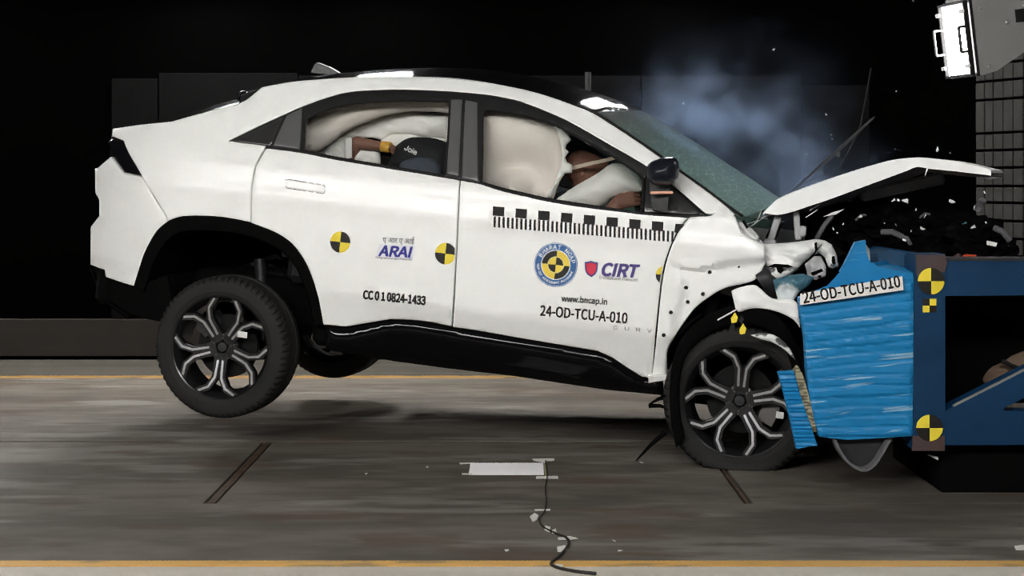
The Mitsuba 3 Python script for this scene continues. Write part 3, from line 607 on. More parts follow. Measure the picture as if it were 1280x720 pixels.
B = [('pel', 'bel'), ('bel', 'che'), ('che', 'nec'), ('nec', 'hed'), ('hed', 'bk'), ('hed', 'jaw'), ('bk', 'jaw'), ('hed', 'brow'), ('brow', 'nose'), ('nose', 'jaw'), ('che', 'shr'), ('shr', 'elr'), ('elr', 'wrr'), ('che', 'shl'), ('shl', 'ell'), ('ell', 'wrl'), ('pel', 'hir'), ('hir', 'knr'), ('knr', 'anr'), ('anr', 'tor'), ('pel', 'hil'), ('hil', 'knl'), ('knl', 'anl'), ('anl', 'tol')]
def hand(J, B, tag_, wrist, fwd, up, s=1.0):
    f = np.asarray(fwd, float); f /= np.linalg.norm(f); u = np.asarray(up, float); u -= f*(u@f); u /= np.linalg.norm(u); r = np.cross(f, u); w = np.asarray(J[wrist][0])
    for k, (o, L) in enumerate(((-0.030, 0.068), (-0.010, 0.078), (0.010, 0.074), (0.029, 0.060))):
        a = w + f*0.075*s + r*o*s; J[f'{tag_}a{k}'] = (tuple(a), 0.0115*s)
        b = a + (f*0.75-u*0.45)*L*0.5*s; J[f'{tag_}b{k}'] = (tuple(b), 0.0095*s)
        c = b + (f*0.2-u*0.9)*L*0.5*s; J[f'{tag_}c{k}'] = (tuple(c), 0.0085*s)
        B += [(wrist, f'{tag_}a{k}'), (f'{tag_}a{k}', f'{tag_}b{k}'), (f'{tag_}b{k}', f'{tag_}c{k}')]
        if k: B.append((f'{tag_}a{k}', f'{tag_}a{k-1}'))
    a = w + f*0.03*s - r*0.034*s; J[tag_+'t0'] = (tuple(a), 0.013*s); b = a + (f*0.6-r*0.45-u*0.3)*0.045*s; J[tag_+'t1'] = (tuple(b), 0.0105*s); c = b+(f*0.8-u*0.5)*0.03*s; J[tag_+'t2'] = (tuple(c), 0.009*s)
    B += [(wrist, tag_+'t0'), (tag_+'t0', tag_+'t1'), (tag_+'t1', tag_+'t2')]
hand(J, B, 'r', 'wrr', np.array(at((797, 246), -0.55))-at((772, 254), -0.56), (0, -1, 0.3))
hand(J, B, 'l', 'wrl', (0.5, 0.2, 0.5), (0, 1, 0))
DUM = put('crash_test_dummy', capsules(B, J, 0.011), 'dummy_skin', None, 'brown crash test dummy leaning forward into the airbags in the front seat', 'crash dummy', car=True, smooth=True)
put('shirt', capsules([('pel', 'bel'), ('bel', 'che'), ('che', 'n2'), ('che', 'shr'), ('che', 'shl')], {**{k: (J[k][0], J[k][1]+0.008) for k in ('pel', 'bel', 'che', 'shr', 'shl')}, 'n2': ((1.57, -0.385, 1.14), 0.075)}, 0.02), 'dummy_shirt', DUM, car=True, smooth=True)
for sy in (-1, 1):
    put('ear', hull(trimesh.creation.icosphere(2, 1.0).vertices*[0.018, 0.008, 0.028] + HEAD + [-0.01, sy*0.088, -0.005]), 'dummy_skin', DUM, car=True, smooth=True)
    put('eye', trimesh.Trimesh(trimesh.creation.icosphere(2, 0.010).vertices + HEAD + [0.092, sy*0.032, 0.008], trimesh.creation.icosphere(2, 0.01).faces), 'print_black', DUM, car=True, smooth=True)
b0, b1 = at((712, 210.5), -0.56), at((770, 197), -0.56)
bp = np.linspace(0, 1, 12)[:, None]; bp = b0*(1-bp)+b1*bp; bp[:, 1] += 0.01*np.sin(np.arange(12))
bm = np.vstack([bp+[0, 0, 0.009], bp-[0, 0.012, 0.010]]); k = 12
put('seat_belt', close_sheet(bm, bm+[0, 0.003, 0], np.array([[i, i+k, i+1] for i in range(k-1)]+[[i+1, i+k, i+1+k] for i in range(k-1)])), 'belt_cream', CAR, car=True, label='cream belt strap across the front window')
# child dummy in the back
P = lambda px, Y: tuple(at(px, Y))
CJ = dict(sh=(P((432, 206), -0.40), 0.045), el=(P((446, 178.5), -0.44), 0.032), wr=(P((474, 182.5), -0.45), 0.024), che=(P((440, 232), -0.30), 0.085), bel=(P((425, 262), -0.30), 0.09), nec=(P((458, 225), -0.30), 0.04), hed=(P((490, 226), -0.26), 0.075), jaw=(P((508, 233), -0.26), 0.04), nos=(P((514, 226), -0.26), 0.012),
          sl=(P((432, 215), -0.16), 0.045), le=(P((460, 232), -0.10), 0.03), lw=(P((495, 250), -0.14), 0.022), hi=(P((430, 282), -0.36), 0.06), kn=(P((490, 280), -0.38), 0.045), an=(P((500, 315), -0.38), 0.03), hi2=(P((430, 282), -0.20), 0.06), kn2=(P((490, 280), -0.16), 0.045), an2=(P((500, 315), -0.16), 0.03))
CB = [('sh', 'el'), ('el', 'wr'), ('sh', 'che'), ('che', 'bel'), ('che', 'nec'), ('nec', 'hed'), ('hed', 'jaw'), ('hed', 'nos'), ('nos', 'jaw'), ('che', 'sl'), ('sl', 'le'), ('le', 'lw'), ('bel', 'hi'), ('hi', 'kn'), ('kn', 'an'), ('bel', 'hi2'), ('hi2', 'kn2'), ('kn2', 'an2')]
hand(CJ, CB, 'r', 'wr', np.array(P((492, 183), -0.45))-np.array(P((474, 182.5), -0.45)), (0, -0.3, 1), 0.72)
CH = put('crash_test_dummy', capsules(CB, CJ, 0.010, 4), 'dummy_skin', None, 'small brown crash test dummy with bent arm seen in the rear window', 'crash dummy', car=True, smooth=True)
e, w_ = np.array(CJ['el'][0]), np.array(CJ['wr'][0])
put('wrist_band', tube([e+(w_-e)*1.12, e+(w_-e)*1.50], [0.028, 0.027], 16), 'dummy_orange', CH, car=True, label='yellow wrist band', smooth=True)
put('sleeve', pillow(curve([(405, 200), (408, 184), (418, 172), (428, 169), (433, 176), (436, 186), (433, 200)], 4, True), -0.43, 0.035, 0.03, 0.04, fold(15, 0.01)), 'shirt_white', CH, car=True)
for k in range(6):
    a = np.array(P((432.0, 175+4.2*k), -0.475)); b = np.array(P((440.0, 174.3+4.2*k), -0.475))
    put('sleeve_stripe', beam(a, b, 0.007, 0.02, 0.002), 'shirt_white', CH, car=True)
CSEAT = put('child_seat', pillow(curve([(489, 214), (488, 200), (493, 186), (500, 178), (511, 171.5), (525, 170), (545, 172), (560, 178), (570, 188), (572, 235), (540, 232)], 5, True), -0.40, 0.09, 0.20, 0.12, None), 'seat_black', None, 'black padded child seat with small white brand lettering in the rear window', 'child seat', car=True, smooth=True)
put('cushion', pillow(curve([(500, 205), (515, 198), (535, 197), (548, 204), (552, 214), (545, 230), (505, 224)], 5, True), -0.50, 0.035, 0.04, 0.06, None), 'seat_blue', CSEAT, car=True, smooth=True)
def flat_text(text, o, u, v, size_u, height, bold=False, depth=0.0015, shear=0.0):
    """lettering on a plane: origin, unit directions, total width and capital height"""
    m = meshkit.text_mesh(text, 1.0, 1.0, bold) if isinstance(text, str) else text; V = m.vertices.copy()
    wd = V[:, 0].max()-V[:, 0].min(); V[:, 0] -= V[:, 0].min(); V[:, 0] *= size_u/wd; V[:, 0] += shear*V[:, 1]*height
    n = np.cross(u, v)
    return trimesh.Trimesh(np.asarray(o) + V[:, :1]*u + V[:, 1:2]*height*v + V[:, 2:]*depth*n, m.faces, process=False)
o = at((505, 187), -0.494); u = at((520, 194), -0.494)-o; L = np.linalg.norm(u); u /= L; vv = np.array([-u[2], 0, u[0]]); vv = vv if vv[2] > 0 else -vv
put('lettering', flat_text('Joie', o, u, vv, L, 0.026, True, 0.002), 'print_white', CSEAT, car=True)

# ------------------------------------------------------------------ wheels
def tyre_mod(r, y, a):
    shoulder = (np.abs(y) > 0.066) & (np.abs(y) < 0.104) & (r > 0.325)
    slot = (np.mod(a*64/(2*np.pi) + np.abs(y)*6, 1.0) < 0.30)
    groove = np.isclose(np.abs(y), 0.034, atol=0.005) | (np.abs(y) < 0.004)
    return r - 0.0075*(shoulder & slot) - 0.008*(groove & (r > 0.34))
TYRE = lathe([(0.248, -0.094), (0.254, -0.104), (0.270, -0.110), (0.275, -0.1125), (0.279, -0.111), (0.300, -0.1125), (0.318, -0.109), (0.330, -0.1035), (0.3385, -0.094), (0.343, -0.084), (0.3455, -0.070), (0.3463, -0.060), (0.3465, -0.042), (0.3465, -0.038), (0.3465, -0.034), (0.3465, -0.029), (0.3467, -0.012), (0.3467, -0.005), (0.3467, 0.0), (0.3467, 0.005), (0.3465, 0.03), (0.3465, 0.034), (0.3465, 0.040), (0.346, 0.065), (0.343, 0.084), (0.3385, 0.094), (0.33, 0.103), (0.30, 0.1125), (0.270, 0.110), (0.254, 0.104), (0.248, 0.094)], 384, tyre_mod)
RIM = lathe([(0.2365, -0.088), (0.2395, -0.098), (0.236, -0.1015), (0.230, -0.098), (0.226, -0.086), (0.214, -0.074), (0.207, -0.05), (0.205, 0.06), (0.225, 0.085), (0.236, 0.100), (0.239, 0.098), (0.229, 0.082), (0.210, 0.055), (0.212, -0.045), (0.2365, -0.088)], 96)
RIM.vertices *= [1.065, 1, 1.065]
def spoke_line(side_):
    return LineString([(0.040, side_*0.018), (0.090, side_*0.0165), (0.148, side_*0.0185), (0.198, side_*0.046), (0.227, side_*0.104)])
def trim_line(side_):
    return LineString([(0.064, side_*0.0125), (0.148, side_*0.0170), (0.197, side_*0.044), (0.2215, side_*0.094)])
def turn(m, a):
    m = m.copy(); m.apply_transform(trimesh.transformations.rotation_matrix(a, [0, -1, 0])); return m
def wheel(centre, a0, label, flat=False, mirrored=False, notes=True):
    Y = lambda m: mirror(m) if mirrored else m
    W_ = thing_part = numbered(CAR + '__wheel'); tag(W_, label)
    def pp(name, m, b, lab=None, **k):
        m = Y(m); v = car_to_world(m.vertices + centre)
        if flat: 
            low = np.clip(0.05-v[:, 2], 0, 1); v[:, 1] -= 0.20*low; v[:, 2] = np.maximum(v[:, 2], 0.002+0.10*np.minimum(v[:, 2], 0)*0)
        return put(name, trimesh.Trimesh(v, m.faces, process=False), b, W_, lab, **k)
    pp('tyre', TYRE, 'tyre_rubber'); pp('rim', RIM, 'alloy_black')
    pp('brake_disc', lathe([(0.05, -0.005), (0.155, -0.005), (0.155, 0.018), (0.05, 0.018), (0.05, -0.005)], 48), 'disc_dark')
    pp('brake_caliper', turn(prism(Polygon([(0.10, -0.055), (0.172, -0.065), (0.180, 0.0), (0.172, 0.065), (0.10, 0.055)]), -0.022, 0.05), 2.4 if not flat else -0.25), 'caliper_grey' if flat else 'dark_metal')
    hub = lathe([(0.001, -0.068), (0.024, -0.070), (0.030, -0.060), (0.055, -0.052), (0.070, -0.046), (0.078, -0.030), (0.078, 0.0), (0.02, 0.0)], 40)
    pp('hub', hub, 'alloy_black')
    pp('centre_cap', lathe([(0.001, -0.0745), (0.022, -0.0735), (0.0255, -0.068), (0.0255, -0.060)], 32), 'dark_metal')
    for k in range(5):
        a = a0+k*2*np.pi/5
        sp = shapely.union_all([spoke_line(s_).buffer(0.0165, cap_style='flat', join_style='mitre') for s_ in (-1, 1)] + [Polygon([(0.03, -0.036), (0.10, -0.020), (0.10, 0.020), (0.03, 0.036)])])
        m = prism(sp.intersection(Point(0, 0).buffer(0.244, 32)), -0.072, -0.040); v = m.vertices; v[:, 1] -= 0.020*np.clip((np.hypot(v[:, 0], v[:, 2])-0.06)/0.16, 0, 1); 
        pp('spoke', turn(m, a), 'alloy_black')
        for s_ in (-1, 1):
            m = prism(trim_line(s_).buffer(0.0056, cap_style='flat', join_style='mitre'), -0.0765, -0.071); v = m.vertices; v[:, 1] -= 0.020*np.clip((np.hypot(v[:, 0], v[:, 2])-0.06)/0.16, 0, 1)
            pp('spoke_trim', turn(m, a), 'alloy_bright', 'machined bright spoke edge' if k == 0 and s_ < 0 else None)
        n = trimesh.creation.cylinder(0.0095, 0.024, sections=6); n.apply_transform(trimesh.transformations.rotation_matrix(np.pi/2, [1, 0, 0])); n.apply_translation([0.054, -0.060, 0])
        pp('lug_nut', turn(n, a+np.pi/5), 'steel')
    return pp
HUB_R = plane([(281, 433)], -0.885+0.06)[0]; HUB_R[1] = -0.785
HUB_F = plane([(925, 500)], -0.880+0.06)[0]; HUB_F[1] = -0.775
pr = wheel(HUB_R, np.pi*1.5, 'black and silver rear wheel hanging clear of the floor')
pr('sticker', box([0.110, -0.100, 0.078], [0.050, 0.003, 0.030], 0.001), 'plate_white', 'white sticker')
pf = wheel(HUB_F, np.pi*0.5, 'black and silver front wheel with a flat tyre', flat=True)
pf('sticker', box([0.185, -0.100, -0.035], [0.034, 0.003, 0.030], 0.001), 'plate_white', 'white sticker')
wheel(HUB_R*[1, -1, 1], np.pi*1.5, 'rear wheel on the far side seen below the sill', mirrored=True)
wheel(HUB_F*[1, -1, 1]+[0.12, 0, 0.03], np.pi*0.5, 'front wheel on the far side', flat=True, mirrored=True)
put('axle', tube([HUB_R*[1, 0.85, 1], HUB_R*[1, -0.85, 1]], 0.05, 12), 'black_matte', CAR, car=True)
put('shock_absorber', tube([HUB_R + [0.10, 0.24, -0.05], HUB_R + [0.02, 0.25, 0.42]], 0.030, 12), 'black_trim', CAR, car=True)

# ------------------------------------------------------------------ the wrecked front end
fedge = curve([(862, 271.5), (847, 292), (835, 320.5), (828, 350), (823, 395), (820.5, 420), (816, 460), (812, 479)], 8)
farch = curve([(833, 468), (833, 442), (841, 424), (853, 405.5), (866, 388), (880, 376), (905, 361), (942, 351), (956, 330)], 6)
fender = poly_of([(919, 271), (898, 257), (889, 270)], fedge, [(835, 475)], farch, [(956, 316), (955, 307), (942, 300), (927, 292)])
ridge = xz(np.array([(835, 322), (850, 333), (872, 336), (900, 329), (930, 325), (956, 322)]))
fl_in = xz(np.array([(835, 322), (855, 350), (846, 380), (836, 420), (828, 470)]))
def fender_relief(X, Z, d):
    top = np.interp(X, ridge[:, 0], ridge[:, 1]); below = np.clip((top-Z)/0.018, 0, 1); below = below*below*(3-2*below)
    dent_ = meshkit.fbm(np.stack([X*7, Z*7, 0*X], 1), 3, 4)-0.5
    rear = np.interp(Z, fl_in[::-1, 1], fl_in[::-1, 0]); k = np.clip((X-rear)/0.02, 0, 1)
    return 0.030*below*(0.35+0.65*k) + 0.020*dent_*np.clip((X-2.2)/0.3, 0, 1) + 0.05*np.clip((X-2.42)/0.25, 0, 1)**2*0
FEN = put('fender', skin(fender, 0.004, 0.02, h=0.02, extra=fender_relief), 'white_paint', CAR, car=True, label='dented front fender with bare bolt holes')
def disc(px, r, off, n=24, poly=None, relief=None, uvs=False):
    c = xz([px])[0]; g = np.arange(n)*2*np.pi/n
    P = np.vstack([c]+[c + np.stack([np.cos(g), np.sin(g)], 1)*r*q for q in (0.5, 1.0)]); f = []
    for i in range(n):
        j = (i+1) % n; f += [[0, 1+i, 1+j], [1+i, 1+n+i, 1+n+j], [1+i, 1+n+j, 1+j]]
    return P, np.array(f), c
def stick(P, off, relief=None): return np.stack([P[:, 0], surf(P[:, 0], P[:, 1], off) + (relief(P[:, 0], P[:, 1], None) if relief is not None else 0), P[:, 1]], 1)
for px in ((886.5, 340.5), (857, 360), (878, 368), (859, 378), (838.5, 390.5), (923, 334), (829.5, 419)):
    P_, f_, c_ = disc(px, 0.0085 if px[0] != 923 else 0.005, 0)
    v = stick(P_, 0.0075, fender_relief); 
    put('bolt_hole', close_sheet(v, v+[0, 0.002, 0], f_), 'print_black', FEN, car=True, smooth=False)
    ring = np.vstack([P_[-24:], P_[-24:-23]]); ring = c_+(ring-c_)*1.25
    put('hole_rim', tube(stick(ring, 0.0062, fender_relief), 0.0018, 6, cap=False), 'white_paint', FEN, car=True)
put('fender_bracket', skin(poly_of([(810, 469), (835, 468), (834.5, 475), (811, 479)]), 0.012, 0.01, r=0.003, h=0.02), 'torn_white', FEN, car=True)
far_fender = poly_of([(919, 271), (898, 257), (889, 270)], fedge, [(835, 475)], farch, [(990, 330), (985, 305), (942, 300)])
put('fender', mirror(skin(far_fender, 0.0, 0.02, h=0.05)), 'white_paint', CAR, car=True)
# crumpled metal ahead of the fender
put('crumpled_fender', pillow(curve([(917, 276), (930, 291), (944, 299), (956, 305), (975, 304), (998, 302), (1020, 299), (1031, 301), (1040, 307)], 5).tolist() + [(1045, 318), (1047, 333), (1042, 335), (1036, 334), (1031, 322), (1024, 316), (1017, 319), (1007, 326), (999, 336), (988, 344), (976, 346), (964, 341), (957, 332), (950, 330), (930, 322)], -0.80, 0.06, 0.03, 0.05, fold(20, 0.075, 0.6, 1.5, 2), h=0.008), 'white_paint', CAR, car=True, label='crumpled white sheet metal', smooth=50)
put('crumpled_fender', pillow([(960, 336), (974, 330), (992, 338), (984, 346), (972, 350), (962, 345)], -0.855, 0.03, 0.02, 0.03, fold(35, 0.03, seed=6), h=0.008), 'torn_white', CAR, car=True, smooth=50)
put('crumpled_fender', pillow([(1019, 300), (1031, 300.5), (1040, 306), (1046, 319), (1048, 333), (1040, 336), (1035, 333), (1031, 321), (1022, 314)], -0.85, 0.05, 0.02, 0.04, fold(28, 0.04, seed=9), h=0.01), 'torn_white', CAR, car=True, smooth=50)
put('crumpled_fender', pillow([(1006, 330), (1018, 320), (1026, 320), (1033, 334), (1032, 345), (1020, 350), (1010, 348)], -0.82, 0.008, 0.006, 0.02, fold(26, 0.05, seed=11), h=0.008), 'plastic_haze', CAR, car=True, label='twisted bracket with dark slots', smooth=50)
put('crumpled_fender', pillow([(917, 270), (926, 272), (938, 284), (950, 296), (955, 306), (943, 303), (930, 296), (922, 284)], -0.76, 0.03, 0.03, 0.02, fold(30, 0.03, seed=13), h=0.01), 'torn_white', CAR, car=True, smooth=50)
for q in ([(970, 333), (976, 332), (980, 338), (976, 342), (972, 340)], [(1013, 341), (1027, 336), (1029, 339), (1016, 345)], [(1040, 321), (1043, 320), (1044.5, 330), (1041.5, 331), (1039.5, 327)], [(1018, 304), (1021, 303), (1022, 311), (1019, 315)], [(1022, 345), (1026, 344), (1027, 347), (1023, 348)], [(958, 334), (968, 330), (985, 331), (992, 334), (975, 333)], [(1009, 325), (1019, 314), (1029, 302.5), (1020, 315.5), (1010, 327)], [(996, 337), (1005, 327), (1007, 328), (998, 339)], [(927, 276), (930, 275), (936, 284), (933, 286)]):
    put('tear', hull([at(p, -0.895 if p[0] < 1012 else -0.91)+[0, dd, 0] for p in q for dd in (0, 0.012)]), 'black_matte', CAR, car=True, smooth=False)  # dark pieces laid on for holes, slots and the shade in creases
for a, b in (((934, 286), (963, 266)), ((946, 277), (952, 262)), ((925, 282), (948, 276)), ((952, 272), (985, 262)), ((1007, 272), (1022, 262)), ((1012, 263), (1024, 256))):
    put('glass_shard', beam(at(a, -0.66), at(b, -0.62), 0.005, 0.003, 0.001, (0, 1, 0)), 'plate_white', CAR, car=True, smooth=False)
put('bumper_tube', tube([at((950, 352), -0.84), at((958, 347), -0.84), at((966, 353), -0.84), at((968, 368), -0.80)], [0.05, 0.055, 0.05, 0.045], 16), 'dark_metal', CAR, car=True)
put('front_bumper', pillow(curve([(914, 364), (922, 360), (942, 356), (952, 362), (966, 373), (992, 375), (999, 388), (1000, 410)], 5).tolist() + curve([(1000, 410), (992, 400), (975, 391), (955, 386), (938, 386), (922, 390), (917, 376)], 5).tolist(), -0.94, 0.012, 0.006, 0.02, fold(9, 0.035, seed=1), h=0.012), 'white_paint', CAR, car=True, label='torn off piece of white bumper above the front wheel')
put('bumper_rag', pillow([(966, 350), (985, 344), (1004, 342), (1018, 347), (1010, 358), (998, 366), (992, 376), (972, 374)], -0.93, 0.03, 0.02, 0.04, fold(24, 0.07, seed=3), h=0.008), 'torn_teal', CAR, car=True)
put('headlamp_trim', pillow(curve([(938, 419), (955, 416), (972, 421), (986, 434), (995, 451)], 5).tolist() + curve([(995, 451), (980, 437), (965, 428), (950, 424)], 5).tolist(), -0.99, 0.015, 0.01, 0.02), 'torn_white', CAR, car=True, label='curved white strip over the front wheel')
ARC = curve([(845, 560), (838, 520), (838, 470), (848, 430), (872, 402), (905, 385), (935, 382), (965, 390), (985, 410), (998, 440), (1004, 470)], 6)
ain = np.array([922, 500.]) + (ARC-[922, 500])*np.array([0.86, 0.80])
put('front_arch', pillow(np.vstack([ARC, ain[::-1]]), -0.915, 0.015, 0.16, 0.05, fold(10, 0.02)), 'black_matte', CAR, car=True, label='torn black front wheel arch lining')
v = np.vstack([plane(ARC, -0.70), plane(ARC, -0.36)+[0, 0, 0.12]]); k = len(ARC)
put('arch_liner', (v, np.array([[i, i+1, i+1+k] for i in range(k-1)] + [[i, i+1+k, i+k] for i in range(k-1)])), 'black_matte', CAR, car=True)
put('arch_liner', box([2.50, -0.40, 0.62], [0.80, 0.04, 0.75], 0.01), 'black_matte', CAR, car=True)
for a, b in (((812, 505), (835, 496)), ((838, 512), (812, 507)), ((826, 495), (842, 500)), ((878, 392), (845, 420)), ((795, 576), (832, 540))):
    put('torn_lining', tube([at(a, -0.88), (at(a, -0.86)+at(b, -0.86))/2+[0, 0, 0.008], at(b, -0.84)], [0.003, 0.009, 0.012], 6), 'black_matte', CAR, car=True)
put('trim_strip', tube([at((897, 400), -0.95), at((908, 394), -0.955), at((922, 386), -0.95)], 0.004, 6), 'plate_white', CAR, car=True)
# hinges and inner structure
for a, b, w0 in (((973, 270), (962, 304), 0.024), ((995, 264), (998, 300), 0.022)):
    put('bonnet_hinge', beam(at(a, -0.62), at(b, -0.62), w0*1.3, 0.02, 0.004, (0, 1, 0)), 'plastic_haze', CAR, car=True)
put('bonnet_hinge', box(at((1003, 289), -0.62), [0.035, 0.03, 0.05], 0.008), 'plastic_haze', CAR, car=True)
put('bonnet_hinge', box(at((962, 303), -0.66), [0.06, 0.05, 0.03], 0.008), 'plastic_haze', CAR, car=True)
def blob(c, r, seed, amp=0.5, f=4.0, sub=4):
    s = trimesh.creation.icosphere(sub, 1.0); V = s.vertices
    k = 1 + amp*(meshkit.fbm(V*f*0.5+seed*3.1, 4, seed)-0.5)*2
    return trimesh.Trimesh(V*k[:, None]*np.asarray(r) + np.asarray(c), s.faces, process=False)
WR = put('engine_bay', join([blob([2.62, 0.0, 0.72], [0.36, 0.60, 0.22], 1), blob([2.95, 0.15, 0.78], [0.26, 0.55, 0.24], 2)]), 'wreck_dark', CAR, car=True, label='crushed dark engine bay', smooth=False)
for c, r, sd in (((1210, 292), (0.17, 0.2, 0.11), 3), ((1150, 290), (0.20, 0.25, 0.12), 4), ((1090, 285), (0.22, 0.25, 0.13), 5), ((1250, 312), (0.08, 0.12, 0.06), 6), ((1040, 280), (0.14, 0.2, 0.12), 7)):
    put('debris_mass', blob(at(c, -0.15), r, sd, 0.6), 'wreck_dark', WR, car=True, smooth=False)
for a, b, r in (((1102, 290), (1128, 296), 0.014), ((1128, 296), (1138, 305), 0.010), ((1070, 275), (1082, 269), 0.006), ((1222, 262), (1228, 252), 0.02), ((1243, 285), (1262, 300), 0.015), ((1020, 300), (1040, 270), 0.012), ((1150, 272), (1162, 268), 0.006)):
    put('hose', tube([at(a, -0.50), (at(a, -0.52)+at(b, -0.52))/2+[0, 0, 0.012], at(b, -0.50)], r, 8), 'wreck_grey', WR, car=True)
# bonnet: folded plate standing up
top = curve([(954, 265.5), (963, 257), (975, 247), (1010, 233), (1050, 219), (1085, 208), (1115, 200), (1142, 197), (1160, 197.5), (1197, 202), (1239, 212)], 7)
bot = np.array([(954, 266), (963, 268), (972, 269), (987, 266), (1035, 250), (1062, 240), (1100, 226), (1135, 213), (1146, 208), (1162, 211), (1197, 214.5), (1239, 219.5)])
tb = np.stack([top[:, 0], np.maximum(np.interp(top[:, 0], bot[:, 0], bot[:, 1]), top[:, 1]+1)], 1)
YH = -0.70
Tp, Bp = plane(top, YH), plane(tb, YH-0.004)
k = len(Tp); V = np.vstack([Tp, Bp]); f = np.array([[i, i+k, i+1] for i in range(k-1)]+[[i+1, i+k, i+1+k] for i in range(k-1)])
flange = close_sheet(V, V+[0, 0.012, 0], f)
HOOD = put('bonnet', join([loft(Tp+[0, 0, -0.002], 20, 0.012, 0.10, 0.012), flange]), 'white_paint', CAR, car=True, label='white bonnet folded upwards over the barrier')
under = Bp.copy(); under[:, 1] += 0.05; under[:, 2] += 0.012
put('inner_panel', loft(under, 20, 0.006, 0.10, 0.012), 'wreck_grey', HOOD, car=True, label='dark inner side of the bonnet')
put('inner_panel', beam(at((1075, 245), -0.3), at((1180, 222), -0.3), 0.10, 0.06, 0.02), 'wreck_grey', HOOD, car=True)
put('torn_edge', hull([at(p, -0.71)+[0, d, 0] for p in ((1156, 221), (1162, 207), (1158.5, 208)) for d in (0, 0.006)]), 'white_paint', HOOD, car=True)
put('torn_edge', hull([at(p, -0.66)+[0, d, 0] for p in ((1222, 218), (1250, 222), (1238, 224), (1225, 222)) for d in (0, 0.01)]), 'wreck_grey', HOOD, car=True)
# wiper standing up, its twin rods
w0, w1 = at((972, 255), 0.20), at((1091, 148), 0.05)
put('wiper', join([tube([w0, (w0+w1)/2+[0.01, 0, 0.01], w1], [0.007, 0.008, 0.006], 8), tube([at((1031, 205), 0.1), at((1060, 178), 0.08), at((1093, 146), 0.05)], 0.004, 6), box(at((1048, 193), 0.08), [0.02, 0.02, 0.03], 0.006)]), 'dark_metal', CAR, car=True, label='torn up windscreen wiper')
# door mirror
mp = curve([(810, 206), (822, 199), (838, 196.5), (846, 199), (849, 208), (848, 220), (843, 228), (832, 231.5), (816, 230), (809, 220)], 4, True)
MIR = put('door_mirror', pillow(mp, -0.98, 0.085, 0.07, 0.10, None, 0.012), 'mirror_shell', CAR, car=True, label='black door mirror', smooth=True)
put('mirror_arm', hull([at(p, y) for p in ((812, 228), (838, 229), (834, 266), (815, 262)) for y in (-0.86, -0.93)]), 'black_trim', MIR, car=True)
put('indicator', beam(at((813, 241), -0.985), at((841, 240.5), -0.955), 0.022, 0.012, 0.003), 'orange_lens', MIR, car=True, label='pale orange indicator strip')

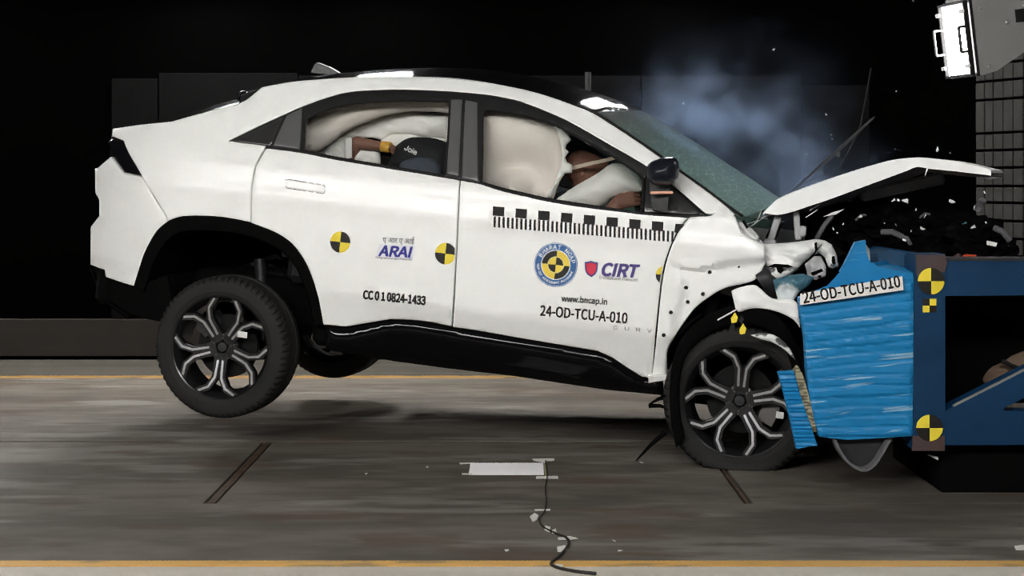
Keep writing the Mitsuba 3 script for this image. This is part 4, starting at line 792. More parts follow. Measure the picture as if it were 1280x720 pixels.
# ------------------------------------------------------------------ stickers and lettering on the flank
def decal_disc(name, px, r, bsdf, parent, label=None, off=0.0035, clip=None):
    c = xz([px])[0]; poly = Point(*c).buffer(r, 16)
    if clip is not None: poly = poly.intersection(clip.buffer(-0.004))
    P_, f_, d_ = tri_poly(poly, 0.02, step=0.012)
    v = stick(P_, off); m = close_sheet(v, v+[0, 0.0008, 0], f_)
    uv = np.vstack([(P_-c)/r]*2)
    return put(name, m, bsdf, parent, label, car=True, uv=uv)
GLYPHS = {'-':(35,[[[(4,33),(31,33),(31,24),(4,24)]]]),'.':(28,[[[(6,4),(6,8),(8,12),(12,14),(16,14),(21,10),(21,2),(17,-2),(9,-1)]]]),'0':(56,[[[(4,27),(5,53),(8,63),(11,68),(16,73),(23,76),(32,76),(41,72),(48,62),(52,41),(50,18),(43,4),(38,0),(32,-2),(23,-2),(16,1),(8,11)],[(15,27),(16,21),(18,14),(22,9),(28,7),(32,8),(37,13),(41,30),(41,44),(39,55),(36,63),(29,67),(23,66),(17,57),(15,48)]]]),'1':(56,[[[(8,-1),(9,9),(24,10),(24,60),(11,61),(11,68),(22,71),(26,74),(35,74),(35,10),(49,9),(50,-1)]]]),'2':(56,[[[(4,-1),(3,6),(9,10),(27,29),(32,36),(37,49),(36,60),(30,66),(25,67),(19,66),(14,63),(10,58),(8,58),(3,63),(3,65),(9,71),(17,75),(31,76),(37,74),(44,68),(47,62),(48,48),(41,31),(23,10),(51,9),(52,0),(51,-1)]]]),'3':(56,[[[(2,8),(2,10),(7,16),(9,16),(13,11),(20,8),(30,8),(34,9),(38,13),(40,20),(39,26),(36,30),(29,33),(17,34),(17,43),(27,44),(35,48),(37,53),(36,62),(33,65),(26,67),(14,63),(12,60),(9,60),(5,65),(5,67),(14,74),(21,76),(31,76),(40,73),(46,67),(48,62),(47,48),(38,39),(46,34),(51,24),(51,16),(48,8),(42,2),(32,-2),(20,-2),(13,0)]]]),'4':(56,[[[(1,19),(2,29),(12,42),(13,46),(23,59),(30,72),(32,74),(43,74),(44,73),(44,29),(53,28),(53,19),(44,18),(44,0),(43,-1),(33,-1),(33,19)],[(31,56),(15,28),(33,28),(33,56)]]]),'8':(56,[[[(4,13),(5,27),(7,31),(16,39),(9,46),(7,52),(7,59),(10,67),(14,71),(23,75),(33,75),(41,72),(46,67),(49,61),(48,47),(41,38),(48,31),(52,22),(52,14),(49,7),(44,2),(38,-1),(22,-2),(12,2),(6,8)],[(14,16),(19,9),(23,7),(32,7),(36,8),(40,12),(41,21),(38,27),(34,30),(23,34),(18,31),(14,24)],[(17,56),(19,49),(23,45),(32,41),(37,45),(39,50),(39,60),(36,64),(31,66),(22,65),(18,61)]]]),'A':(61,[[[(0,-1),(0,3),(24,74),(36,74),(55,18),(57,15),(61,3),(61,-1),(50,-1),(49,0),(47,9),(42,21),(17,21),(11,0),(10,-1)],[(29,59),(21,33),(22,30),(40,31),(30,60)]]]),'C':(64,[[[(5,28),(5,46),(7,54),(11,62),(17,69),(28,75),(43,76),(52,73),(59,67),(58,63),(54,59),(52,59),(49,63),(41,66),(36,66),(27,63),(21,57),(18,51),(16,39),(18,24),(25,12),(35,8),(41,8),(51,12),(54,16),(56,16),(61,11),(61,8),(54,2),(43,-2),(32,-2),(21,2),(10,13)]]]),'D':(69,[[[(9,74),(41,73),(50,69),(58,61),(62,53),(64,43),(63,24),(58,12),(48,3),(36,-1),(9,-1)],[(20,10),(34,9),(39,10),(47,16),(50,22),(52,29),(51,49),(48,56),(43,61),(38,63),(34,64),(20,63)]]]),'I':(29,[[[(9,74),(20,74),(20,-1),(9,-1)]]]),'O':(74,[[[(5,28),(5,46),(8,57),(11,63),(22,73),(31,76),(43,76),(52,73),(59,68),(63,63),(67,55),(69,47),(69,27),(63,11),(52,1),(43,-2),(32,-2),(19,3),(10,13)],[(16,40),(17,28),(19,20),(25,12),(34,8),(40,8),(48,11),(54,18),(58,32),(58,43),(53,58),(48,63),(40,66),(35,66),(26,63),(20,56),(17,47)]]]),'R':(64,[[[(9,-1),(9,74),(40,74),(52,70),(56,66),(59,60),(60,55),(59,45),(56,39),(52,35),(44,31),(62,0),(61,-1),(50,-1),(33,29),(31,30),(21,30),(20,-1)],[(20,41),(22,39),(33,39),(44,42),(48,48),(48,57),(46,61),(39,64),(20,64)]]]),'T':(60,[[[(3,64),(2,74),(58,74),(57,64),(36,63),(36,0),(35,-1),(25,-1),(24,0),(24,64)]]]),'U':(72,[[[(9,74),(20,74),(20,24),(22,16),(29,9),(39,8),(45,10),(50,15),(52,22),(52,73),(53,74),(63,74),(63,20),(59,9),(51,1),(42,-2),(30,-2),(21,1),(13,9),(9,21)]]]),'a':(56,[[[(5,10),(5,19),(10,27),(22,33),(38,36),(37,43),(33,47),(23,47),(15,44),(14,42),(11,42),(7,49),(12,53),(24,57),(34,57),(43,53),(49,41),(49,-1),(40,-1),(38,4),(26,-2),(17,-2),(9,2)],[(17,11),(19,8),(24,7),(30,8),(38,13),(38,27),(33,27),(20,23),(16,18)]]]),'b':(62,[[[(8,80),(9,81),(19,81),(19,52),(22,52),(25,55),(31,57),(40,57),(49,53),(55,45),(58,32),(58,24),(56,15),(51,6),(41,-1),(29,-2),(19,3),(17,-1),(8,-1)],[(23,44),(19,39),(19,13),(22,10),(28,8),(35,8),(40,10),(42,12),(46,23),(46,35),(43,43),(36,47),(30,47)]]]),'c':(51,[[[(4,23),(4,32),(6,40),(9,46),(16,53),(26,57),(36,57),(48,51),(48,48),(44,45),(44,43),(41,43),(35,47),(28,47),(23,45),(19,41),(16,33),(16,21),(20,12),(27,8),(35,8),(41,10),(43,13),(45,13),(49,5),(44,1),(35,-2),(25,-2),(17,1),(8,10)]]]),'i':(28,[[[(7,74),(11,78),(16,78),(20,75),(21,69),(18,65),(11,64),(7,68)]],[[(8,55),(19,55),(19,-1),(8,-1)]]]),'n':(61,[[[(8,55),(17,55),(19,50),(28,56),(41,57),(50,51),(53,44),(54,36),(54,0),(53,-1),(43,-1),(42,0),(42,40),(39,46),(35,47),(31,47),(25,45),(19,39),(19,-1),(8,-1)]]]),'p':(62,[[[(8,55),(17,55),(19,51),(31,57),(40,57),(46,55),(52,50),(53,46),(55,45),(58,32),(58,24),(56,15),(48,3),(38,-2),(29,-2),(22,2),(19,2),(19,-24),(8,-24)],[(19,14),(22,10),(28,8),(35,8),(42,12),(46,23),(46,35),(43,43),(40,46),(30,47),(23,44),(19,40)]]]),'w':(80,[[[(2,55),(13,55),(22,21),(22,17),(24,15),(25,16),(35,55),(46,55),(56,15),(57,14),(68,55),(78,55),(76,42),(74,38),(64,-1),(51,-1),(40,39),(39,38),(39,34),(32,11),(30,0),(29,-1),(17,-1),(3,47)]]])}
def glyph_text(text, weight=0.0):
    # sans lettering from outlines in hundredths of the type size, capitals 1 high
    x, out = 0.0, []
    for ch in text:
        if ch == ' ': x += 20; continue
        adv, ps = GLYPHS[ch]
        for q in ps:
            m = trimesh.creation.extrude_polygon(Polygon(q[0], q[1:]).buffer(weight), 1.0, engine='earcut'); m.apply_translation([x, 0, 0]); out.append(m)
        x += adv
    m = trimesh.util.concatenate(out); m.apply_scale([1/73.0, 1/73.0, 1]); return m
def rtext(key, text, p0, p1, cap, bsdf, parent, bold=False, shear=0.0, label=None, off=0.0035, thick=0.0006):
    """lettering that follows the flank from p0 to p1 (photo positions of its base line), capitals cap photo pixels tall"""
    A, Bq, C = xz([p0, p1, (p0[0], p0[1]-cap)]); L = np.linalg.norm(Bq-A); u = (Bq-A)/L; v = np.array([-u[1], u[0]]); hgt = abs((C-A) @ v)
    m = meshkit.text_mesh(text, 1.0, 1.0, bold) if isinstance(text, str) else text
    V = m.vertices.copy(); V[:, 0] -= V[:, 0].min(); V[:, 0] *= L/V[:, 0].max(); V[:, 1] *= hgt; V[:, 0] += shear*V[:, 1]
    q = A + V[:, :1]*u + V[:, 1:2]*v
    z = V[:, 2]/max(V[:, 2].max(), 1e-9)
    return put(key, trimesh.Trimesh(np.stack([q[:, 0], surf(q[:, 0], q[:, 1], off) - z*thick, q[:, 1]], 1), m.faces, process=False), bsdf, parent, label, car=True, smooth=False)
decal_disc('target_sticker', (425.5, 302.5), 0.050, 'target_print', DOOR_R, 'round yellow and black target in the middle of the door')
decal_disc('target_sticker', (557, 317), 0.050, 'target_print', DOOR_R, 'yellow and black target cut by the door gap', clip=rear_door)
decal_disc('target_sticker', (831.5, 344), 0.042, 'target_print', DOOR_F, 'sliver of a yellow and black target beside the fender', clip=front_door)
rtext('reference_lettering', glyph_text('CC 0 1 0824-1433', 3.5), (454, 373), (532, 381), 10.0, 'print_black', DOOR_R, True)
P_, f_, d_ = tri_poly(poly_of([(474, 305), (519, 307), (516, 325), (470, 322)]), 0.03)
v = stick(P_, 0.0022); put('logo_sticker', close_sheet(v, v+[0, 0.001, 0], f_), 'sticker_lilac', DOOR_R, car=True)
DEVA = [[[(214,22),(215,24),(219,24),(222,16),(228,10),(235,10),(237,12),(237,17),(233,22),(229,22),(228,27),(235,28),(236,34),(233,36),(223,34),(222,39),(228,41),(237,40),(241,36),(241,28),(238,23),(250,23),(250,35),(245,36),(245,40),(295,40),(293,54),(299,58),(309,57),(308,52),(300,53),(298,50),(299,42),(301,40),(309,40),(309,35),(302,35),(302,25),(287,25),(285,22),(287,18),(297,19),(301,18),(305,14),(305,5),(298,0),(303,-2),(302,-7),(289,0),(280,2),(282,7),(294,4),(300,7),(300,12),(298,14),(286,13),(280,20),(280,25),(282,28),(287,30),(297,30),(297,35),(272,35),(272,0),(267,0),(267,35),(255,35),(255,0),(250,0),(250,19),(242,18),(242,11),(238,6),(229,5),(224,7),(219,12)]],[[(160,35),(160,40),(196,40),(196,35),(190,35),(189,16),(182,12),(180,13),(180,17),(185,20),(185,35),(170,34),(171,14),(190,2),(191,-7),(189,-11),(184,-10),(186,-4),(185,0),(167,11),(165,16),(165,35)]],[[(54,22),(55,24),(59,24),(62,16),(68,10),(75,10),(77,12),(76,19),(68,24),(68,27),(73,27),(76,29),(76,34),(73,36),(62,35),(62,39),(68,41),(77,40),(81,36),(81,28),(78,25),(79,23),(90,23),(90,35),(85,36),(85,40),(144,40),(144,35),(138,35),(138,24),(136,21),(128,16),(142,3),(140,0),(137,0),(120,19),(121,25),(127,25),(129,23),(133,26),(133,35),(112,35),(112,0),(107,0),(107,35),(95,35),(95,0),(90,0),(90,19),(82,18),(82,11),(78,6),(69,5),(64,7),(59,12)]],[[(0,35),(0,40),(36,40),(36,35),(30,35),(29,16),(22,12),(20,13),(20,17),(25,20),(25,35),(10,34),(11,14),(30,2),(31,-7),(29,-11),(24,-10),(26,-4),(25,0),(7,11),(5,16),(5,35)]]]
dm = trimesh.util.concatenate([trimesh.creation.extrude_polygon(Polygon(q[0], q[1:]).buffer(1.2), 1.0, engine='earcut') for q in DEVA]); dm.apply_scale([1/40., 1/40., 1])
rtext('logo_lettering', dm, (478.5, 303.0), (518, 305.0), 6.0, 'print_grey', DOOR_R)
rtext('logo_lettering', glyph_text('ARAI', 3.0), (473, 319.5), (513, 321.5), 12.5, 'print_navy', DOOR_R, True, 0.22)
rtext('logo_lettering', 'Progress through Research', (470, 323.0), (515, 325.5), 2.6, 'print_grey', DOOR_R)
# round emblem
EC = xz([(694.8, 331)])[0]; ER = np.linalg.norm(xz([(722, 333)])[0]-EC)
decal_disc('emblem', (694.8, 331), ER, 'emblem_print', DOOR_F, 'round blue ringed yellow and black emblem')
def ring_text(text, r, a0, a1, cap, inward=False):
    out = []
    for k, ch in enumerate(text):
        if ch == ' ': continue
        a = a0+(a1-a0)*k/(len(text)-1); m = meshkit.text_mesh(ch, cap, 1.0, cap > 0.01); V = m.vertices.copy(); V[:, 0] -= V[:, 0].mean(); V[:, 1] -= cap/2
        rad = np.array([math.cos(a), math.sin(a)]); up = -rad if inward else rad; rt_ = np.array([up[1], -up[0]])
        q = EC + rad*r + V[:, :1]*rt_ + V[:, 1:2]*up
        out.append(trimesh.Trimesh(np.stack([q[:, 0], surf(q[:, 0], q[:, 1], 0.0045)-V[:, 2]*0.0005, q[:, 1]], 1), m.faces, process=False))
    return trimesh.util.concatenate(out)
put('emblem_lettering', ring_text('BHARAT NCAP', ER*0.81, math.radians(152), math.radians(16), ER*0.175), 'print_white', DOOR_F, car=True, smooth=False)
put('emblem_lettering', ring_text('NEW CAR ASSESSMENT PROGRAMME', ER*0.81, math.radians(186), math.radians(344), ER*0.10, True), 'print_white', DOOR_F, car=True, smooth=False)
sh = [(731, 327.5), (735, 327), (739, 326), (743, 327.5), (747.5, 328), (747, 338), (744, 343), (739.5, 346.5), (734, 343), (731.5, 338)]
def decal_poly(name, pts, bsdf, parent, label=None, off=0.003):
    P_, f_, d_ = tri_poly(poly_of(pts), 0.03); v = stick(P_, off)
    return put(name, close_sheet(v, v+[0, 0.0008, 0], f_), bsdf, parent, label, car=True, smooth=False)
decal_poly('shield_border', sh, 'print_purple', DOOR_F)
c = np.array([739.3, 336]); decal_poly('shield', c+(np.array(sh)-c)*0.78, 'print_red', DOOR_F, 'small red shield', 0.0042)
rtext('logo_lettering', glyph_text('CIRT', 3.5), (750.5, 344.0), (796.5, 346.5), 15.0, 'print_purple', DOOR_F, True, 0.22)
rtext('logo_lettering', 'Excellence in Transport', (749.5, 348.5), (797, 352.0), 4.2, 'print_grey', DOOR_F)
rtext('web_lettering', glyph_text('www.bncap.in', 1.5), (702, 376.3), (759, 380.8), 7.0, 'print_black', DOOR_F, True)
rtext('number_lettering', glyph_text('24-OD-TCU-A-010', 1.5), (675, 394.0), (784, 404.0), 12.2, 'print_black', DOOR_F, True)
for ch, p in zip('CURV', ((766.5, 411.5), (781, 412.5), (795, 414), (809, 415.5))):
    rtext('model_lettering', ch, p, (p[0]+5.5, p[1]+0.5), 4.5, 'print_grey', DOOR_F)
# measuring band: squares above, ticks below
x0, y0, x1, y1 = 616.5, 258.0, 845.0, 279.0
decal_poly('scale_band', [(611, 258), (840, 281), (855, 283), (848, 302), (612, 288)][0:0] + [(612, 262), (846, 280), (842, 300), (616, 286), (610, 278)], 'print_white', DOOR_F, 'white measuring band', 0.0022)
for i in range(9):
    X, Y = 616.5 + 28.4*i, 257.8 + 2.65*i
    q = [(X, Y), (X+14, Y+1.2), (X+13.5, Y+12.7), (X-0.5, Y+11.5)]
    if i >= 8: q = [(X+1, Y+0.5), (X+12, Y+1.5), (X+4, Y+11), (X-0.5, Y+11.5)]
    decal_poly('scale_square', q, 'print_black', DOOR_F if i < 8 else FEN, None, 0.004 if i < 8 else 0.0075)
tk = []
for i in range(41):
    X, Y = 617.5 + 5.55*i, 270.5 + 0.46*i
    P_, f_, d_ = tri_poly(poly_of([(X, Y), (X+2.6, Y+0.2), (X+2.4, Y+13.6), (X-0.2, Y+13.4)]), 0.05); v = stick(P_, 0.004); tk.append(close_sheet(v, v+[0, 0.0008, 0], f_))
put('scale_tick', join(tk), 'print_black', DOOR_F, kind='stuff', car=True, smooth=False, label='short black ticks of the measuring band')
lk = np.array([[0, 0], [0.02, 0.05], [0.045, 0.0], [0.03, -0.05], [0, 0]])
for o_, s_ in (((917.5, 396), 1), ((928, 410), 1)):
    put('target_sticker', hull([at((o_[0]+dx, o_[1]+dy), -1.02)+[0, q, 0] for dx, dy in ((-4, 2), (1, -6), (5, 1), (3, 7), (-3, 8)) for q in (0, 0.003)]), mat('sticker_yellow', YEL, 0.5, 0.3) if 'sticker_yellow' not in scene else 'sticker_yellow', CAR, 'torn yellow and black target hanging above the front wheel', car=True, smooth=False)
for o_ in ((915, 408), (926, 399)):
    put('target_sticker', hull([at((o_[0]+dx, o_[1]+dy), -1.015)+[0, q, 0] for dx, dy in ((-3, 1), (1, -5), (4, 0), (1, 7)) for q in (0, 0.003)]), 'print_black', CAR, car=True, smooth=False)
scene['sticker_yellow'] = scene.get('sticker_yellow') or {'type': 'twosided', 'b': {'type': 'principled', 'base_color': rgb(*YEL), 'roughness': 0.5}}

# ================================================================== the barrier
YB = -1.20
def bw(px): return deep([px], YB)[0]
BAR = thing('crash_barrier', 'crushed blue honeycomb crash barrier block with a white number plate', 'crash barrier')
face = curve([(999, 372), (1001, 395), (1006, 420), (1008, 450), (1010, 480), (1016, 515), (1024, 546)], 6).tolist() + [(1060, 550), (1140.5, 545)] + [(1141.5, 450), (1142, 346), (1129, 343)]
P3 = deep(np.array(face), YB); bpoly = Polygon(P3[:, [0, 2]])
P_, f_, d_ = tri_poly(bpoly, 0.008, rings=(0.002, 0.006))
sl = (P_[:, 0]-P_[:, 0].min())
ph = P_[:, 1]-0.24-0.16*sl*np.clip((P_[:, 1]-0.24)/0.66, 0, 1)
wv = meshkit.fbm(np.stack([P_[:, 0]*5, P_[:, 1]*24, 0*sl], 1), 3, 2); wb = meshkit.fbm(np.stack([P_[:, 0]*2.2, P_[:, 1]*7, 0*sl], 1), 3, 5)
q_ = ph*26 + (wb-0.5)*1.5; pl = np.abs((q_ % 1.0)-0.5)*2; strong = 0.25+0.75*meshkit.noise(np.stack([np.floor(q_)*3.7, P_[:, 0]*3.5, 0*sl], 1), 4)
relief = (0.014*strong*(1-np.exp(-((1-pl)/0.13)**2)) + 0.006*(wv-0.5) + 0.012*(wb-0.5))*np.clip(d_/0.012, 0.15, 1)
fr0 = np.stack([P_[:, 0], YB-relief, P_[:, 1]], 1); bk0 = np.stack([P_[:, 0], YB+0.05+0*relief, P_[:, 1]], 1)
put('cladding', close_sheet(fr0, bk0, f_), 'barrier_blue', BAR, label='crumpled blue side sheet with horizontal folds', smooth=45)
core = hull([deep([p], YB+0.06)[0] for p in ((1006, 378), (1028, 545), (1139, 543), (1140, 350))] + [deep([p], YB+0.06)[0]+[0.02, 0.92, 0] for p in ((1128, 352), (1128, 545), (1139, 543), (1140, 350))])
put('core_block', core, 'barrier_blue_dark', BAR)
def slab(pts, y0, y1, name, b, parent, label=None, shear=0.0, **k):
    q = [deep([p], y)[0] for p in pts for y in (y0,)]; q2 = [a+[0, y1-y0, 0] for a in q]
    poly = Polygon(np.array(q)[:, [0, 2]]); poly = poly if poly.is_valid else poly.buffer(0)
    m = prism(poly, y0, y1)
    if shear: m.vertices[:, 0] += shear*(m.vertices[:, 1]-y0)
    return put(name, m, b, parent, label, **k)
slab([(999, 372), (1012, 366), (1034, 357), (1052, 338), (1075, 333), (1092, 328), (1096, 333), (1120, 338), (1141, 341), (1142, 347), (1129, 344)], YB+0.005, YB+0.42, 'top_sheet', 'barrier_blue', BAR, shear=0.55)
slab([(1050, 340), (1056, 330), (1069, 303), (1082, 300), (1083, 315), (1086, 324), (1090, 330)], YB+0.06, YB+0.09, 'torn_flap', 'barrier_blue', BAR, label='blue sheet torn upwards')
slab([(1082, 305), (1087, 312), (1088, 326), (1082, 324)], YB+0.10, YB+0.12, 'torn_flap', 'plastic_haze', BAR)
slab([(1096, 317), (1112, 312), (1145, 318), (1144, 340), (1120, 337), (1098, 331)], YB+0.18, YB+0.40, 'top_box', 'barrier_blue_dark', BAR)
pts = np.array([(972.5, 465), (992, 463.5), (1000, 492), (1008, 517), (1022, 557), (996, 561), (988, 525), (981, 495)])
q3 = deep(pts, YB-0.03); fp_ = Polygon(q3[:, [0, 2]]); P_, f_, d_ = tri_poly(fp_, 0.008, rings=(0.002,))
rl = 0.004*np.cos(P_[:, 1]*2*np.pi/0.017) + 0.006*(meshkit.fbm(np.stack([P_[:, 0]*12, P_[:, 1]*12, 0*P_[:, 0]], 1), 2)-0.5)
put('bumper_flap', close_sheet(np.stack([P_[:, 0], YB-0.03-rl, P_[:, 1]], 1), np.stack([P_[:, 0], YB+0.0+0*rl, P_[:, 1]], 1), f_), 'barrier_blue', BAR, label='loose blue bumper strip hanging off the block')
slab([(993, 464), (998, 458), (1004, 470), (1010, 490), (1021, 540), (1017, 540), (1008, 517), (1000, 492)], YB+0.01, YB+0.06, 'honeycomb_edge', 'honeycomb', BAR, label='bare tan honeycomb edge')
pq = [(1000.5, 367), (1127.8, 345.5), (1129.5, 362.5), (1000, 381.5)]
PLT = slab(pq, YB-0.036, YB-0.031, 'number_plate', 'plate_white', BAR, label='white number plate with black characters')
A, Bq = deep([(1004.5, 379.0)], YB-0.0362)[0], deep([(1126, 358.2)], YB-0.0362)[0]; u = (Bq-A)/np.linalg.norm(Bq-A); vv = np.array([-u[2], 0, u[0]])
put('lettering', flat_text(glyph_text('24-OD-TCU-A-010', 1.2), A, u, vv, np.linalg.norm(Bq-A), 0.0445, True, 0.0012), 'print_black', PLT, smooth=False)
# hanging plastic cup
cu = curve([(1040, 548), (1046, 562), (1056, 576), (1068, 585), (1080, 588), (1092, 581), (1101, 568), (1112, 549)], 4)
w = deep(cu, YB+0.02); inn = w + (w.mean(0)+[0, 0, 0.05]-w)*0.12; nq = len(w)
poly = Polygon(np.vstack([w, inn[::-1]])[:, [0, 2]]).buffer(0); poly = max(getattr(poly, 'geoms', [poly]), key=lambda q: q.area)
CUP = put('undertray', prism(poly, YB-0.01, YB+0.04), 'wreck_grey', None, 'torn grey plastic trough hanging below the blue barrier block', 'plastic tray')
put('sheet', prism(Polygon(w[:, [0, 2]]), YB+0.05, YB+0.058), 'dark_metal', CUP)
# frame carrying the block
FR = thing('barrier_frame', 'dark blue steel frame behind the honeycomb block with yellow and black targets', 'steel frame')
for dy, far in ((0.0, False), (0.86, True)):
    y0, y1 = YB+dy, YB+dy+0.13
    slab([(1143, 317.5), (1181.5, 317.5), (1181.5, 562), (1141, 562)], y0, y1, 'post', 'frame_blue', FR)
    slab([(1181.5, 324.5), (1420, 324.5), (1420, 368), (1181.5, 370)], y0+0.004, y1, 'beam', 'frame_blue', FR)
    slab([(1181.5, 514), (1196, 506), (1281, 463.5), (1420, 394), (1420, 428), (1256, 509.5), (1254, 512), (1256, 514), (1420, 514), (1420, 555.5), (1181.5, 556.5)], y0+0.006, y1-0.02, 'brace', 'frame_blue', FR)
    a, b = deep([(1192, 508.5)], y0)[0], deep([(1420, 393)], y0)[0]
    put('brace_edge', beam(a+[0, 0.012, 0.001], b+[0, 0.012, 0.001], 0.012, 0.012, 0.003, (0, 1, 0)), 'steel', FR)
    if not far:
        slab([(1145, 318.5), (1181, 318.5), (1184, 328), (1181, 340), (1146, 345)], y0-0.006, y0-0.001, 'rust_patch', 'frame_rust', FR, label='rusty bare top of the post')
        slab([(1141, 545), (1181, 545), (1181, 563.5), (1140, 563.5)], y0-0.006, y0-0.001, 'rust_patch', 'frame_rust', FR, label='rusty bare foot of the post')
        slab([(1181.5, 322.5), (1420, 322.5), (1420, 326), (1181.5, 326)], y0+0.0, y1, 'beam_cap', 'dark_metal', FR)
put('back_plate', box([bw((1150, 400))[0]+0.03, YB+0.5, 0.60], [0.04, 0.76, 0.78], 0.004), 'barrier_blue_dark', FR)
put('cross_beam', box([bw((1160, 330))[0], YB+0.5, 0.94], [0.10, 0.74, 0.09], 0.004), 'frame_blue', FR)
put('cross_beam', box([bw((1160, 330))[0], YB+0.5, 0.25], [0.10, 0.74, 0.09], 0.004), 'frame_blue', FR)
put('base_block', box([bw((1300, 560))[0]+0.1, YB+0.5, 0.10], [0.95, 0.8, 0.20], 0.006), 'black_matte', FR)
put('inner_box', box([bw((1230, 430))[0]+0.1, YB+0.62, 0.60], [0.62, 0.06, 0.60], 0.01), 'black_matte', FR)
def target_flat(px, r, y, parent, label=None, square=False):
    c = deep([px], y)[0]
    if square: n = 4; g = np.pi/4+np.arange(4)*np.pi/2
    else: n = 40; g = np.arange(n)*2*np.pi/n
    V = np.vstack([[0, 0]]+[np.stack([np.cos(g), np.sin(g)], 1)]); f_ = np.array([[0, 1+i, 1+(i+1) % n] for i in range(n)])
    v = np.stack([c[0]+V[:, 0]*r, np.full(len(V), y), c[2]+V[:, 1]*r], 1)
    put('target_sticker', close_sheet(v, v+[0, 0.002, 0], f_), 'target_print', parent, label, uv=np.vstack([V*np.array([-1 if square else 1, 1])]*2))
target_flat((1164, 351.5), 0.054, YB-0.0085, FR, 'yellow and black round target at the top of the post')
target_flat((1162, 382), 0.039, YB-0.0025, FR, 'small square yellow and black target', True)
target_flat((1162, 535), 0.054, YB-0.0085, FR, 'yellow and black round target at the foot of the post')
CLO = put('canvas_cover', pillow(curve([(1228, 478), (1236, 460), (1252, 452), (1270, 441), (1300, 436), (1310, 470), (1262, 486)], 6, True), -0.60, 0.06, 0.06, 0.08, fold(14, 0.05), frame='world'), 'cloth_brown', None, 'brown canvas bundle behind the sloping blue brace', 'canvas')
put('strap', tube([deep([(1252, 451)], -0.69)[0], deep([(1266, 458)], -0.70)[0], deep([(1290, 466)], -0.69)[0]], 0.01, 8), 'black_trim', CLO)

# ================================================================== small loose things
def shard(px, s, y, b, name, label, cat, group=None, ar=0.6, ang=0.5):
    c = deep([px], y)[0]; q = RNG.rand(7, 3)-0.5; q *= np.array([s, s*0.35, s*ar]); ca, sa = math.cos(ang), math.sin(ang)
    q = np.stack([q[:, 0]*ca-q[:, 2]*sa, q[:, 1], q[:, 0]*sa+q[:, 2]*ca], 1)
    return put(name, hull(q+c), b, None, label, cat, group, smooth=False)
G1, L1 = 'white fragments flying over the barrier', 'small white plastic fragment flying in the dark above the blue barrier'
for px, s in (((1132, 251), 0.030), ((1153, 285), 0.030), ((1123, 250), 0.014), ((1116, 249.5), 0.018), ((1190, 252), 0.028), ((1216, 283), 0.024), ((1232, 278.5), 0.014), ((1156, 270), 0.02), ((1131, 299), 0.020), ((1042, 286), 0.012), ((1054, 280), 0.012), ((1105, 279), 0.010), ((1139, 289), 0.010), ((1046, 291), 0.010), ((1231, 240), 0.012), ((1218, 259), 0.02), ((1120, 281), 0.009), ((1145, 262), 0.009), ((1076, 271), 0.02)):
    shard(px, s*1.2, -0.95+0.1*RNG.rand(), 'debris_white', 'plastic_fragment', L1, 'fragment', G1, 0.7, RNG.rand()*3)
for px, s in (((1171, 186), 0.026), ((1187.5, 191), 0.009), ((1039, 169), 0.008), ((1120, 114), 0.014), ((1032, 143), 0.012), ((1142, 1.5), 0.014), ((854, 129), 0.009), ((967, 62), 0.012), ((1040, 173), 0.008), ((1119, 186), 0.006), ((1008, 193), 0.007)):
    shard(px, s*1.2, -0.55+0.2*RNG.rand(), 'debris_white', 'glass_splinter', 'tiny bright splinter flying in the dark above the bonnet and the smoke', 'fragment', 'splinters flying high above the bonnet', 0.7, RNG.rand()*3)
put('plastic_sliver', hull([deep([p], -0.95+q)[0] for p in ((1029, 271), (1040, 265.5), (1056, 261), (1045, 268)) for q in (0, 0.01)]), 'debris_white', None, 'long thin white sliver flying under the bonnet', 'fragment', smooth=False)
put('paper_tag', hull([deep([p], -0.95+q)[0] for p in ((1233.5, 300.5), (1247, 303.5), (1245, 308.5), (1233, 306)) for q in (0, 0.004)]), 'plate_white', None, 'white paper tag on the dark wreckage above the blue beam', 'tag', smooth=False)
shard((1205, 279), 0.035, -0.95, 'debris_teal', 'glass_fragment', 'teal glass fragment flying above the blue beam', 'fragment')
put('broken_lamp_lens', hull([deep([p], -0.98+q)[0] for p in ((1202, 320), (1207, 317.5), (1220, 318.5), (1221, 322), (1204, 323)) for q in (0, 0.03)]), 'debris_red', None, 'red broken lamp lens lying on the blue beam', 'lamp lens', smooth=False)
put('broken_bracket', hull([deep([p], -1.0+q)[0] for p in ((1192, 320), (1198, 316.5), (1201, 318), (1200, 324), (1192, 324)) for q in (0, 0.03)]), 'frame_rust', None, 'rusty broken bracket lying beside the red lens', 'bracket', smooth=False)
put('paper_scrap', hull([deep([p], -1.13+q)[0] for p in ((1159, 568), (1166, 569.5), (1173, 571), (1173, 575.5), (1166, 572)) for q in (0, 0.003)]), 'plate_white', None, 'torn white scrap hanging below the foot of the blue post', 'paper', smooth=False)
put('hanging_strap', tube([deep([p], 1.6)[0] for p in ((1048, 212), (1062, 188), (1076, 158), (1083, 120), (1089, 85))], [0.005, 0.008, 0.008, 0.006, 0.006], 8), 'strap_grey', None, 'faint grey strap hanging in the dark behind the wiper', 'strap')
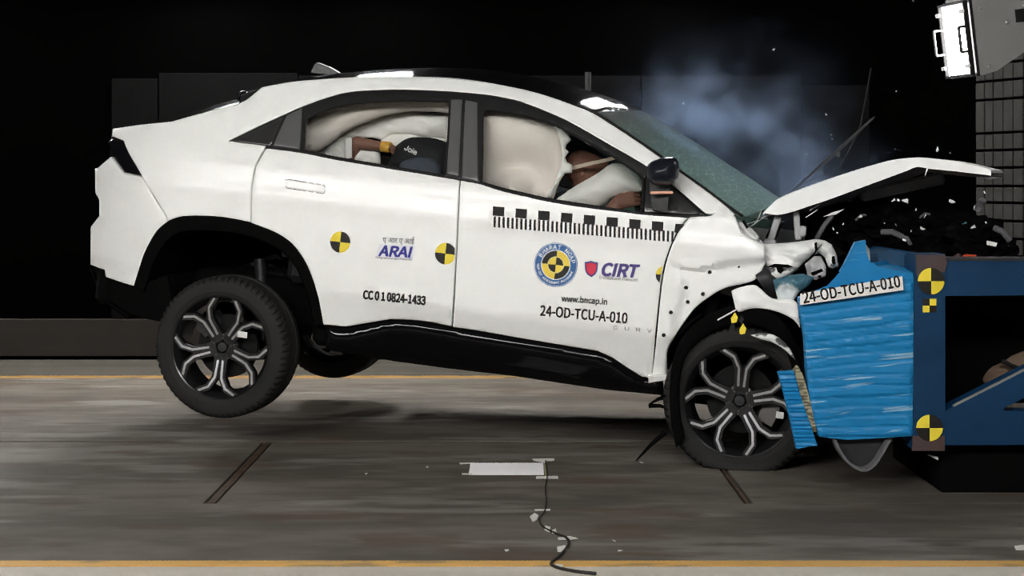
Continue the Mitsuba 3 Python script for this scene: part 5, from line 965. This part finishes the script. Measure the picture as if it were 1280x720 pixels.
# on the floor
def on_floor(px, t=0.0015, z=0.0): p = ground(px, z); return p, Polygon(p[:, :2])
def sheet_on_floor(name, px, b, label, cat, parent=None, t=0.0015, group=None, z=0.0003):
    p, poly = on_floor(px); m = trimesh.creation.extrude_polygon(poly, t, engine='earcut'); m.apply_translation([0, 0, z])
    return put(name, m, b, parent, label, cat, group, smooth=False)
sheet_on_floor('paper_sheet', [(588, 579), (679, 579), (680, 594), (586, 594)], 'paper_white', 'long white paper strip taped to the floor below the front door', 'paper sheet')
for q, l in (([(574, 579.3), (588, 578.8), (588, 580.3), (575, 581)], 'tape tab at the upper left corner of the paper strip'), ([(577, 592.5), (590, 592.3), (590, 594), (578, 594)], 'tape tab at the lower left corner of the paper strip'),
             ([(665, 574.5), (693, 574), (693, 577), (682, 577.5), (681, 580), (667, 577)], 'white tape across the upper end of the cable'), ([(670, 596.5), (697, 596), (698, 599.5), (670, 599.5)], 'white tape across the cable below the paper strip'),
             ([(668, 638), (688, 637.5), (688, 639.5), (669, 640)], 'white tape across the upper bend of the cable'), ([(662, 647), (668, 642.5), (673, 645), (671, 651), (666, 654)], 'crumpled white tape left of the upper bend of the cable'),
             ([(681, 658), (688, 660), (687, 667), (680.5, 664)], 'white tape patch below the upper bend of the cable'), ([(690, 664), (695, 662), (695.5, 668), (690, 668.5)], 'small white tape patch in the middle of the cable'),
             ([(697, 673.5), (712, 671.5), (723, 674.5), (714, 676), (698, 676.5)], 'long white tape across the lower bend of the cable'), ([(696, 685), (706, 683), (710, 688), (704, 692), (697, 691)], 'crumpled white tape under the lower bend of the cable'),
             ([(695, 706), (704, 707.5), (703, 710), (692, 709)], 'white tape on the yellow line beside the cable'), ([(679, 575), (683, 575), (684, 597), (681, 597)], 'olive tape running down beside the paper strip')):
    sheet_on_floor('tape_strip', q, 'tape_olive' if 'olive' in l else 'tape_white', l, 'tape', t=0.001, z=0.0035 if 'cable' in l else 0.002)
cb = ground(curve([(682, 577), (684, 597), (681.5, 612), (683, 626), (681, 640), (674, 650), (679, 660), (694, 668), (708, 674), (711, 682), (702, 694), (689, 706), (700, 712), (720, 716), (745, 719)], 5))
cb[:, 2] = 0.005; put('cable', tube(cb, np.interp(np.arange(len(cb)), [0, len(cb)*0.4, len(cb)*0.55, len(cb)], [0.0026, 0.003, 0.005, 0.006]), 8), 'cable_black', None, 'thin dark cable winding across the floor to the paper strip', 'cable')
sheet_on_floor('paper_scrap', [(1268, 683), (1283, 681), (1287, 688), (1270, 688)], 'tape_white', 'torn white scrap on the floor at the right edge', 'paper', z=0.0003)
for px in ((768, 677), (457, 593.5), (535, 585), (776, 690), (802, 579), (633, 689)):
    p = ground([px])[0]; q = (RNG.rand(8, 3)-0.5)*[0.022, 0.018, 0.008]+p+[0, 0, 0.004]
    put('chip', hull(q), 'tape_white', None, 'tiny pale chip lying on the dark floor plates', 'fragment', 'chips scattered on the floor', smooth=False)

# ================================================================== smoke drifting behind the windscreen
c0, c1 = np.array([0.45, 0.05, 1.00]), np.array([2.05, 1.35, 2.25])
nx, ny, nz = 56, 40, 48
zz, yy, xx = np.meshgrid((np.arange(nz)+0.5)/nz, (np.arange(ny)+0.5)/ny, (np.arange(nx)+0.5)/nx, indexing='ij')
W3 = c0 + np.stack([xx, yy, zz], -1)*(c1-c0)
nf = meshkit.fbm(W3*7.5, 4, 3); nb = meshkit.fbm(W3*1.8+4, 3, 8)
def puff(c, r): return np.exp(-(((W3-np.array(c))/np.array(r))**2).sum(-1))
den = 1.15*puff((0.95, 0.65, 1.68), (0.20, 0.30, 0.17)) + 0.9*puff((1.08, 0.65, 1.50), (0.20, 0.30, 0.20)) + 0.55*puff((0.85, 0.7, 1.60), (0.18, 0.3, 0.10)) + 0.45*puff((1.45, 0.6, 1.40), (0.22, 0.3, 0.32)) + 0.25*puff((1.15, 0.65, 1.80), (0.35, 0.3, 0.22)) + 0.3*puff((1.6, 0.5, 1.25), (0.35, 0.3, 0.15))
den = den*np.clip((nf-0.42)*6.5, 0, 1.7)*np.clip((nb-0.28)*3, 0.15, 1.3)
edge = np.minimum.reduce([xx, 1-xx, yy, 1-yy, zz, 1-zz]); den = den*np.clip(edge/0.08, 0, 1)
S = 2.1
scene['smoke'] = {'type': 'cube', 'to_world': T().translate(((c0+c1)/2).tolist()).scale(((c1-c0)/2).tolist()), 'bsdf': {'type': 'null'},
    'interior': {'type': 'heterogeneous', 'albedo': rgb(0.50, 0.66, 0.97), 'scale': S,
        'sigma_t': {'type': 'gridvolume', 'grid': mi.VolumeGrid(den.astype(np.float32)[..., None]), 'to_world': T().translate(c0.tolist()).scale((c1-c0).tolist())}}}
tag('smoke', 'thin bluish smoke rising behind the windscreen above the engine bay', 'smoke', kind='stuff')
